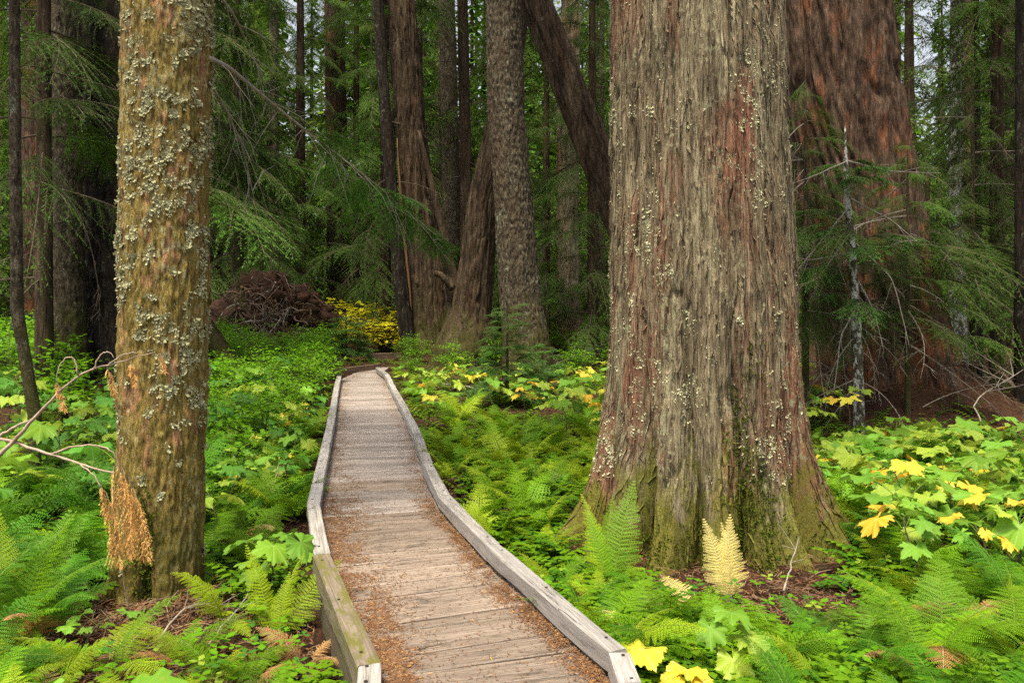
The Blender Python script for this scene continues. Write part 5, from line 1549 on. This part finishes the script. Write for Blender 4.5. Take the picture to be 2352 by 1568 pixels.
# ------------------------------------------------------------------ ground cover and litter (uncountable)
def cover():
    r = np.random.default_rng(404); b = MB()
    n = 26000
    y = 3.0 * (20 / 3.0) ** r.uniform(0, 1, n); x = r.uniform(-1, 1, n) * (FR * y + 0.5)
    c = off_path(x, y)
    dens_ = noise(x * 1.3, y * 1.3, 0, 50) * 0.5 + 0.5
    bare = np.exp(-(((x + 2.0) / 1.0) ** 2 + ((y - 4.2) / 0.75) ** 2)) + 0.8 * np.exp(-(((x - 1.4) / 0.9) ** 2 + ((y - 4.9) / 0.5) ** 2)) + 1.2 * np.exp(-(((x - 6.1) / 1.8) ** 2 + ((y - 12.2) / 1.8) ** 2))
    ok = (c > 0.06) & (r.uniform(0, 1, n) < np.clip(dens_ * 1.9 - 0.35 - bare * 1.3, 0, 1))
    for a, b_, q in TRUNKS: ok &= (x - a) ** 2 + (y - b_) ** 2 > (q * 0.95) ** 2
    x, y = x[ok], y[ok]; n = len(x); z = gz(x, y)
    mi = r.choice(3, n, p=[0.62, 0.28, 0.10])
    base = np.stack([x, y, z - 0.01], 1)
    for m in range(3):
        s = mi == m; P = base[s]; k = len(P)
        a = r.uniform(0, 2 * np.pi, k); L = r.uniform(0.14, 0.32, k) * (1 if m != 2 else 0.7)
        h = np.stack([np.cos(a), np.sin(a), np.zeros(k)], 1); sd = np.stack([-np.sin(a), np.cos(a), np.zeros(k)], 1)
        up = r.uniform(0.6, 1.2, k)
        for q in range(7):            # little fronds of leaflets
            f = (q + 0.6) / 7
            c_ = P + h * (L * f)[:, None] + np.array([0, 0, 1]) * (L * up * (f - 0.55 * f * f) * 1.3)[:, None]
            for sg in (1, -1):
                d = sd * sg * 0.9 + h * 0.45 + np.array([0, 0, -0.15])
                kites(b, c_, d, h, L * 0.42 * (1.05 - f) + 0.012, L * 0.075 + 0.003, m)
    o = ob("ground_cover", b.mesh("ground_cover", [M['fern'], M['fern_dark'], M['fern_lime']]))
    tag(o, "low carpet of small ferny herbs on the forest floor", "ground cover", kind="stuff")
    # clover-like herbs
    b = MB(); n = 4000
    y = 3.0 * (16 / 3.0) ** r.uniform(0, 1, n); x = r.uniform(-1, 1, n) * (FR * y + 0.4)
    ok = (off_path(x, y) > 0.04) & (noise(x * 0.9, y * 0.9, 0, 61) > -0.1)
    for a, b_, q in TRUNKS: ok &= (x - a) ** 2 + (y - b_) ** 2 > (q * 0.95) ** 2
    x, y = x[ok], y[ok]; n = len(x); z = gz(x, y) + r.uniform(0.02, 0.16, n)
    P = np.stack([x, y, z], 1)
    a0 = r.uniform(0, 6.28, n); L = r.uniform(0.03, 0.065, n)
    mi = r.choice(3, n, p=[0.6, 0.32, 0.08])
    for m in range(3):
        s = mi == m
        for q in range(3):
            a = a0[s] + q * 2.09
            d = np.stack([np.cos(a), np.sin(a), r.uniform(-0.3, 0.3, s.sum())], 1); sd = np.stack([-np.sin(a), np.cos(a), np.zeros(s.sum())], 1)
            kites(b, P[s], d, sd, L[s], L[s] * 0.38, m, mid=0.55)
    o = ob("trefoil_herbs", b.mesh("trefoil_herbs", [M['shrub'], M['leaf_dark'], M['leaf_lime']]))
    tag(o, "scattered small three-leaved herbs on the forest floor", "herbs", kind="stuff")


cover()


def slivers(name, P, rr, Lr, Wr, mats, p, lift=0.15):
    """flat needle-like bits lying about"""
    b = MB(); n = len(P)
    mi = rr.choice(len(mats), n, p=p)
    a = rr.uniform(0, 6.28, n); L = rr.uniform(*Lr, n); W = rr.uniform(*Wr, n)
    d = np.stack([np.cos(a), np.sin(a), rr.uniform(-lift, lift, n)], 1); s = np.stack([-np.sin(a), np.cos(a), rr.uniform(-0.3, 0.3, n)], 1)
    for m in range(len(mats)):
        q = mi == m
        kites(b, P[q] - d[q] * (L[q] / 2)[:, None], d[q], s[q], L[q], W[q], m, mid=0.5)
    return b.mesh(name, [M[k] for k in mats])


def litter():
    r = np.random.default_rng(505)
    # on the deck: heaped along the curbs, thinner in the middle
    n = 120000
    y = 2.6 * (18.6 / 2.6) ** r.uniform(0, 1, n)
    l, rt = edge_x(l_in, y), edge_x(r_in, y); w = rt - l
    side = r.uniform(0, 1, n) < 0.62
    e = np.abs(r.normal(0, 1, n)) * np.where(side, 0.105, 0.075) * (0.55 + 0.9 * (noise(y * 1.1, side * 9.0, 0, 44) * 0.5 + 0.5) + 0.9 * np.exp(-((y - 6.3) / 1.6) ** 2) * side)
    x = np.where(side, l + e, rt - e)
    mid = r.uniform(0, 1, n) < 0.045
    x = np.where(mid, l + w * r.uniform(0.02, 0.98, n), x)
    ok = (x > l + 0.003) & (x < rt - 0.003) & ((noise(x * 11, y * 11, 0, 46) + 0.6 * noise(x * 30, y * 30, 0, 47) > r.uniform(-0.9, 0.75, n)) | mid)
    x, y, e, mid = x[ok], y[ok], e[ok], mid[ok]
    far = r.uniform(0, 1, len(x)) < np.where(y > 6.5, np.where(mid, 0.07, 0.40), 1.0)
    x, y, e, mid = x[far], y[far], e[far], mid[far]
    z = 0.004 + np.where(mid, 0, 0.022 * np.exp(-(e / 0.06) ** 2)) * r.uniform(0, 1, len(x))
    me = slivers("needle_litter", np.stack([x, y, z], 1), r, (0.008, 0.034), (0.0010, 0.0034), ['litter', 'litter_pale', 'dead_cedar'], [0.70, 0.25, 0.05])
    tag(ob("needle_litter", me), "orange-brown needle litter drifted along the boardwalk's curbs", "litter", kind="stuff")
    # forest floor
    n = 60000
    y = 2.9 * (13 / 2.9) ** r.uniform(0, 1, n); x = r.uniform(-1, 1, n) * (FR * y + 0.3)
    ok = off_path(x, y) > -0.02
    x, y = x[ok], y[ok]
    z = gz(x, y) + 0.022 + r.uniform(0, 0.02, len(x))
    me = slivers("floor_litter", np.stack([x, y, z], 1), r, (0.02, 0.085), (0.0016, 0.005), ['litter', 'litter_pale', 'root'], [0.55, 0.2, 0.25], lift=0.35)
    tag(ob("floor_litter", me), "brown litter of needles and bark bits on the forest floor", "litter", kind="stuff")
    # fine roots and shreds round the left trunk's foot and the cedar's
    b = MB()
    for k in range(420):
        if k % 3 < 2: cx, cy_, s = -2.15, 4.45, 0.42
        else: cx, cy_, s = 1.4, 4.95, 0.6
        x, y = r.normal(cx, s), r.normal(cy_, s * 0.45)
        if float(off_path(x, y)) < 0.02: continue
        a = r.uniform(0, 6.28); L = r.uniform(0.08, 0.3); f = np.linspace(0, 1, 5)
        px = x + np.cos(a) * L * f + r.normal(0, 0.01, 5); py = y + np.sin(a) * L * f + r.normal(0, 0.01, 5)
        pz = gz(px, py) + 0.02 + 0.05 * r.uniform(0, 1) * np.sin(f * 3)
        V, Q, T = tube(np.stack([px, py, pz], 1), 0.0028 * r.uniform(0.5, 1.4), 3, cap=False); b.add(V, Q=Q, m=int(r.integers(0, 3)))
    o = ob("fallen_twig_litter", b.mesh("fallen_twig_litter", [M['litter'], M['root'], M['litter_pale']]))
    tag(o, "tangle of thin brown twigs and shreds round the trunk feet", "litter", kind="stuff")


litter()


# ------------------------------------------------------------------ fallen sticks, dead branch, root mass, beam
def stick(label, pts, r0, mat, seed, twigs=3, group=None, name="fallen_stick"):
    base = Vector(pts[0]); root_loc = base
    P = np.array([tuple(Vector(p) - base) for p in pts]); t = np.linspace(0, 1, len(P)); u = np.linspace(0, 1, 12)
    A = np.stack([np.interp(u, t, P[:, k]) for k in range(3)], 1)
    r = np.random.default_rng(seed)
    A[1:-1] = 0.25 * A[:-2] + 0.5 * A[1:-1] + 0.25 * A[2:]
    A[1:-1] += r.normal(0, r0 * 0.6, (10, 3))
    b = MB(); V, Q, T = tube(A, r0 * (1 - 0.7 * u), 6); b.add(V, T=T, Q=Q)
    L = np.linalg.norm(A[-1] - A[0])
    for k in range(twigs):
        i = r.integers(3, 11); d = (A[-1] - A[0]) / L + r.normal(0, 0.6, 3); d[2] = abs(d[2]) * 0.6; d /= np.linalg.norm(d)
        f = np.linspace(0, 1, 4)[:, None]
        V, Q, T = tube(A[i] + d * L * r.uniform(0.15, 0.35) * f + r.normal(0, r0, (4, 3)) * f, r0 * 0.4 * (1 - 0.8 * f[:, 0]), 4, cap=False); b.add(V, Q=Q)
    o = ob(name, b.mesh(name, [M[mat]], smooth=True), loc=root_loc)
    return tag(o, label, "stick", group)


def gpt(px, py, h=0.03):
    d = FPX * (EYE + 0.2) / (py - HY); x = gx(px, d)
    return (x, d, float(gz(x, d)) + h)


stick("pale forked twig lying in front of the lichen-crusted tree", [gpt(365, 1470, .05), gpt(430, 1425, .1), gpt(560, 1405, .08)], 0.007, 'grey_twig', 1, 5)
stick("pale twig slanting up left of the rusty fern", [gpt(480, 1500, .04), gpt(560, 1420, .12), gpt(600, 1370, .16)], 0.006, 'grey_twig', 2, 3)
stick("brown stick lying left of the lichen-crusted trunk's foot", [gpt(150, 1310, .12), gpt(185, 1350, .08), gpt(225, 1410, .03)], 0.012, 'root', 3, 2)
stick("short orange-brown stick among ferns left of the giant cedar", [gpt(1275, 1340, .04), gpt(1330, 1310, .07)], 0.010, 'orange_wood', 4, 0)
stick("dead twig fallen across the ferns right of the curb", [gpt(1800, 1390, .1), gpt(1820, 1340, .18), gpt(1835, 1310, .24)], 0.007, 'grey_twig', 5, 4)
stick("bleached stick leaning at the foot of the leaning cedar", [gpt(1090, 812, .1), gpt(1060, 805, .3), gpt(1015, 780, .75)], 0.03, 'pale_twig', 6, 1)
stick("bleached branch lying across the foot of the leaning cedar", [gpt(1000, 812, .25), gpt(1060, 810, .3), gpt(1110, 812, .2)], 0.03, 'pale_twig', 7, 2)
stick("grey fallen branch right of the small dark fir", [gpt(1240, 880, .15), gpt(1320, 862, .35), gpt(1400, 840, .5)], 0.02, 'grey_twig', 8, 6)
stick("grey twiggy branch fallen under the herbs right of the walk", [gpt(1010, 905, .15), gpt(1080, 915, .2), gpt(1150, 930, .1)], 0.02, 'grey_twig', 9, 7)
stick("thin pale shoot leaning against the lichen-crusted trunk", [gpt(300, 1420, .03), at(285, 1340, 4.45), at(280, 1290, 4.42)], 0.004, 'pale_twig', 10, 0)
stick("dark fallen limb curving down the duff mound", [gpt(2330, 980, .2), gpt(2260, 960, .5), at(2150, 868, 12.0)], 0.03, 'twig', 11, 4)
stick("grey dead branch sticking out right of the duff mound", [gpt(2290, 1060, .1), gpt(2230, 1010, .4), gpt(2350, 985, .55)], 0.014, 'grey_twig', 12, 5)
stick("small grey stick on the left curb side among leaves", [gpt(590, 1215, .05), gpt(625, 1190, .2), gpt(640, 1140, .3)], 0.007, 'pale_twig', 13, 2)
for k, (px, py) in enumerate([(960, 1492), (1130, 1330), (1290, 1478), (850, 1310), (1215, 1400)]):
    p = flat(px, py, 0.004); a = rnd.uniform(-0.6, 0.6)
    L = rnd.uniform(0.08, 0.16)
    stick(["dark twig on the planks near the left curb's end", "thin twig lying across the walk at the bend", "short twig on the planks near the right curb", "pale twig beside the left curb at the bend", "little dark twig against the right curb"][k],
          [(p[0], p[1], 0.008), (p[0] + L * 0.5 * math.cos(a), p[1] + L * 0.5 * math.sin(a), 0.014), (p[0] + L * math.cos(a), p[1] + L * math.sin(a), 0.008)], 0.0035, 'twig' if k != 3 else 'pale_twig', 40 + k, 2)


def hanging_spray(name, seed, L, W, n=34):
    r = np.random.default_rng(seed); b = MB()
    t = np.linspace(0, 1, 10)
    ax = np.stack([0.12 * L * np.sin(t * 1.6), 0.04 * L * np.sin(t * 3), -L * t], 1)
    V, Q, T = tube(ax, 0.0018 * (1 - 0.7 * t), 4, cap=False); b.add(V, Q=Q, m=1)
    K_, D_, S_, L_ = [], [], [], []
    for k in range(n):
        u = 0.08 + 0.92 * k / n; p = np.array([np.interp(u, t, ax[:, c]) for c in range(3)])
        sg = 1 if k % 2 else -1
        ln = W * math.sin(math.pi * min(1, 0.18 + 0.8 * u)) ** 0.8 * r.uniform(0.7, 1.2)
        a = r.uniform(-0.8, 0.8)
        d = np.array([sg * 0.42 * math.cos(a), 0.42 * math.sin(a), -0.90])
        m = max(4, int(ln / 0.010))
        prev = p
        for q in range(m + 1):
            f = q / m; c = p + d * ln * f + np.array([0, 0, -1]) * ln * 0.35 * f * f
            if q:                                        # the strand itself
                dv = c - prev; l_ = np.linalg.norm(dv); sv = np.cross(dv / l_, r.normal(0, 1, 3)); sv /= np.linalg.norm(sv)
                K_.append(prev - dv * 0.2); D_.append(dv / l_); S_.append(sv); L_.append(l_ * 1.5)
            prev = c
            for s2 in (1, -1):
                dd = d * 0.9 + s2 * 0.42 * np.array([math.cos(a + 0.4), math.sin(a + 0.4), 0.0]); dd /= np.linalg.norm(dd)
                s = np.cross(dd, r.normal(0, 1, 3)); s /= np.linalg.norm(s)
                K_.append(c); D_.append(dd); S_.append(s); L_.append(0.021 * r.uniform(0.6, 1.2) * (1.1 - 0.5 * f))
    kites(b, K_, D_, S_, L_, 0.0019, 0)
    return b.mesh(name, [M['dead_cedar'], M['pale_twig']])


def dead_branch():
    d = 3.3
    g0 = Vector((gx(-420, 3.3), 3.3, float(gz(gx(-420, 3.3), 3.3)) - 0.03))
    root = thing("dead_cedar_branch", "dead cedar branch with hanging orange foliage in front of the lichen-crusted tree", "branch", g0)
    def limb(pts, r0, name, seed, r1=0.12, n=26):
        P = np.array([tuple(Vector(p) - g0) for p in pts]); t = np.linspace(0, 1, len(P)); u = np.linspace(0, 1, n)
        A = np.stack([np.interp(u, t, P[:, k]) for k in range(3)], 1)
        for _ in range(2): A[1:-1] = 0.25 * A[:-2] + 0.5 * A[1:-1] + 0.25 * A[2:]
        r = np.random.default_rng(seed); A[1:-1] += r.normal(0, 0.0022, (n - 2, 3))
        b = MB(); V, Q, T = tube(A, r0 * (1 - u * (1 - r1)), 7); b.add(V, T=T, Q=Q)
        return ob(name, b.mesh(name, [M['pale_twig']], smooth=True), root)
    j = at(-60, 1105, d)
    limb([g0, at(-300, 1330, d), at(-160, 1195, d), j], 0.016, "stem", 1, 0.7)
    limb([j, at(0, 1045, d), at(60, 985, 3.28), at(110, 925, 3.26), at(182, 860, 3.25), at(270, 832, 3.27), at(352, 810, 3.3)], 0.0105, "limb", 2)
    limb([at(-160, 1195, d), at(-90, 1040, d), at(0, 1004, d), at(110, 1042, 3.28), at(200, 1070, 3.26), at(264, 1086, 3.25)], 0.0095, "limb", 3, 0.3)
    limb([at(-30, 1020, d), at(30, 982, 3.3), at(92, 952, 3.3)], 0.008, "limb", 4, 0.3, 14)
    limb([at(180, 862, 3.25), at(172, 822, 3.25), at(150, 818, 3.24), at(136, 842, 3.23), at(130, 880, 3.23)], 0.0035, "twig", 5, 0.4, 16)
    limb([at(214, 846, 3.25), at(228, 815, 3.25), at(250, 806, 3.25), at(262, 822, 3.25)], 0.003, "twig", 6, 0.4, 14)
    limb([at(250, 836, 3.26), at(285, 812, 3.27), at(330, 806, 3.28)], 0.003, "twig", 7, 0.4, 12)
    limb([at(120, 1042, 3.28), at(170, 1024, 3.27), at(225, 1022, 3.26), at(258, 1034, 3.25), at(268, 1060, 3.25)], 0.0042, "twig", 8, 0.5, 16)
    limb([at(185, 1066, 3.26), at(215, 1090, 3.25), at(232, 1120, 3.24)], 0.003, "twig", 9, 0.5, 10)
    for k, (px, py, L, W, a) in enumerate([(268, 1058, 0.40, 0.085, 0.2), (282, 1075, 0.36, 0.08, -0.3), (296, 1095, 0.36, 0.075, 0.6), (262, 1070, 0.22, 0.05, 2.0), (244, 1130, 0.31, 0.07, 0.1), (252, 1160, 0.26, 0.06, 1.4),
                                            (232, 1112, 0.15, 0.035, 0.9), (306, 1120, 0.30, 0.06, 0.0), (129, 872, 0.13, 0.03, 0.3), (246, 842, 0.13, 0.03, 0.8), (300, 832, 0.10, 0.02, 0.1), (368, 812, 0.08, 0.016, 0.4)]):
        ob("dead_foliage", hanging_spray("dead_foliage", 50 + k, L, W, n=int(8 + L * 34)), root, loc=at(px, py, 3.25) - g0, rot=(0, R(rnd.uniform(-8, 2)), a))


dead_branch()


def root_mass():
    c = at(628, 712, 21.5); base = Vector((c.x, c.y, float(gz(c.x, c.y))))
    root = thing("upturned_root_mass", "upturned mass of dark earth and tangled roots left of the boardwalk's end", "root mass", base)
    # earth body
    u, v = np.meshgrid(np.linspace(0, 2 * np.pi, 170, endpoint=False), np.linspace(0.02, np.pi - 0.02, 90))
    dx, dy, dz = np.sin(v) * np.cos(u), np.sin(v) * np.sin(u), np.cos(v)
    q = 1 + 0.34 * fbm(dx * 2.0, dy * 2.0, dz * 2.0, 15, 3) + 0.16 * noise(dx * 7, dy * 7, dz * 7, 6) + 0.09 * noise(dx * 18, dy * 18, dz * 18, 7)
    X, Y, Z = 1.32 * dx * q, 0.75 * dy * q, 1.2 * dz * q + 1.1
    X = X + 0.25 * (Z - 0.9) * -0.2
    m, n = X.shape
    V = np.stack([X, Y, Z], -1).reshape(-1, 3)
    i, j = np.meshgrid(np.arange(m - 1), np.arange(n), indexing='ij')
    Q = np.stack([i * n + j, (i + 1) * n + j, (i + 1) * n + (j + 1) % n, i * n + (j + 1) % n], -1).reshape(-1, 4)
    b = MB(); b.add(V, Q=Q); ob("earth", b.mesh("earth", [M['earth']], smooth=True), root)
    r = np.random.default_rng(8)
    for k in range(130):
        a = r.uniform(0, 2 * np.pi); rad = r.uniform(0.1, 1.0)
        p = np.array([1.25 * rad * math.cos(a), -0.72 * math.sqrt(max(0.05, 1 - rad * rad)), 1.1 + 1.15 * rad * math.sin(a)])
        d = np.array([r.normal(0, 0.9), -0.25 - 0.3 * r.random(), r.normal(-0.15, 0.7)]); d /= np.linalg.norm(d)
        L = r.uniform(0.35, 1.0); f = np.linspace(0, 1, 9)[:, None]
        side = np.cross(d, r.normal(0, 1, 3)); side /= np.linalg.norm(side)
        pts = p - d * 0.1 + d * L * f + side * 0.16 * np.sin(f * r.uniform(2, 6)) * L + np.array([0, 0.25, -0.25]) * (f ** 2) * L
        V, Q, T = tube(pts, r.uniform(0.010, 0.042) * (1 - 0.8 * f[:, 0]), 5); b = MB(); b.add(V, T=T, Q=Q)
        ob("root", b.mesh("root", [M['root'] if k % 5 else M['grey_twig']], smooth=True), root)
    b = MB()
    for k in range(480):                                # fine rootlets and hanging debris
        a = r.uniform(0, 2 * np.pi); rad = math.sqrt(r.uniform(0, 1)) * 1.05
        p = np.array([1.3 * rad * math.cos(a), -0.80 * math.sqrt(max(0.04, 1 - min(1, rad * rad))) - 0.02, 1.1 + 1.2 * rad * math.sin(a)])
        d = np.array([r.normal(0, 0.6), -0.3 * r.random(), r.normal(-0.5, 0.5)]); d /= np.linalg.norm(d)
        f = np.linspace(0, 1, 5)[:, None]; L = r.uniform(0.12, 0.5)
        pts = p + d * L * f + r.normal(0, 0.025, (5, 3)) * f + np.array([0, 0, -0.3]) * L * f ** 2
        V, Q, T = tube(pts, r.uniform(0.003, 0.008) * (1 - 0.7 * f[:, 0]), 3, cap=False); b.add(V, Q=Q, m=int(r.integers(0, 3)))
    o = ob("rootlets", b.mesh("rootlets", [M['root'], M['litter'], M['grey_twig']]), root); o["kind"] = "stuff"


root_mass()

# squared timber left of the split cedar
p, q = at(846, 812, 20.9), at(934, 814, 21.3)
o = ob("timber_beam", beam_mesh("timber_beam", (0, 0), (q.x - p.x, q.y - p.y), 0.16, 0.17, 0.0, M['curb_brown'], seg=6, seed=77), loc=(p.x, p.y, p.z))
tag(o, "short squared timber lying beyond the boardwalk's end against the split cedar", "beam")


# ------------------------------------------------------------------ labels that count along the rows of look-alikes
ORD = ["first", "second", "third", "fourth", "fifth", "sixth", "seventh", "eighth", "ninth", "tenth", "eleventh", "twelfth", "thirteenth", "fourteenth", "fifteenth",
       "sixteenth", "seventeenth", "eighteenth", "nineteenth", "twentieth", "twenty-first", "twenty-second", "twenty-third", "twenty-fourth", "twenty-fifth", "twenty-sixth", "twenty-seventh", "twenty-eighth"]


def row_labels(group, noun, place, rows):
    L = sorted((o for o in COL.objects if o.get("group") == group and o.parent is None), key=lambda o: o.location.y)
    n = len(rows)
    for i, w in enumerate(rows):
        part = L[len(L) * i // n: len(L) * (i + 1) // n]
        part.sort(key=lambda o: o.location.x / o.location.y)
        for k, o in enumerate(part):
            o["label"] = f"{ORD[k]} {noun} from left, {w} {place}"


R3 = ["front row", "middle row", "back row"]
row_labels("ferns in front of the giant cedar", "green fern", "before the giant cedar", R3)
row_labels("ferns right of the giant cedar", "fern", "in the thicket right of the giant cedar", ["front row", "back row"])
row_labels("ferns between boardwalk and giant cedar", "bright fern", "between boardwalk and giant cedar", ["nearest row", "second row", "third row", "farthest row"])
row_labels("ferns left of the lichen-crusted tree", "shaded fern", "left of the lichen-crusted tree", ["front row", "back row"])
row_labels("ferns between lichen-crusted tree and boardwalk", "fern", "between lichen-crusted tree and boardwalk", ["front row", "back row"])
row_labels("foreground ferns left of the boardwalk", "low fern", "at the bottom left of the walk", ["front row", "back row"])
row_labels("distant ferns right of the boardwalk", "small distant fern", "right of the walk's far half", ["nearer row", "farther row"])
row_labels("broad-leaved thicket right of the giant cedar", "broad-leaved plant", "right of the giant cedar", ["front row", "second row", "third row", "back row"])
row_labels("broad-leaved plants right of the boardwalk", "yellowing broad-leaved plant", "beside the walk's far half", R3)
row_labels("broad-leaved plants at the far left", "dark broad-leaved plant", "at the far left", R3)
row_labels("leafy plants left of the boardwalk", "low lime-leaved plant", "just left of the boardwalk", ["front row", "back row"])
row_labels("huckleberry bushes below the root mass", "bright huckleberry bush", "below the root mass", ["front row", "back row"])
row_labels("green bushes at the far left", "green bush", "between the far-left trunks", ["front row", "back row"])
row_labels("green bushes among the middle trunks", "green bush", "among the middle trunks", ["front row", "back row"])
row_labels("lime bushes beside the root mass", "lime bush", "beside the root mass's left end", ["row"])
row_labels("dead twigs on the duff mound", "dead bare twig", "at the red fir's foot", ["front row", "back row"])
row_labels("shrubs above the herbs left of the boardwalk", "leafy shrub", "above the herbs left of the boardwalk", ["front row", "back row"])
row_labels("hemlocks of the background forest", "shadowy hemlock", "of the background forest", ["nearest rank", "second rank", "third rank", "farthest rank"])
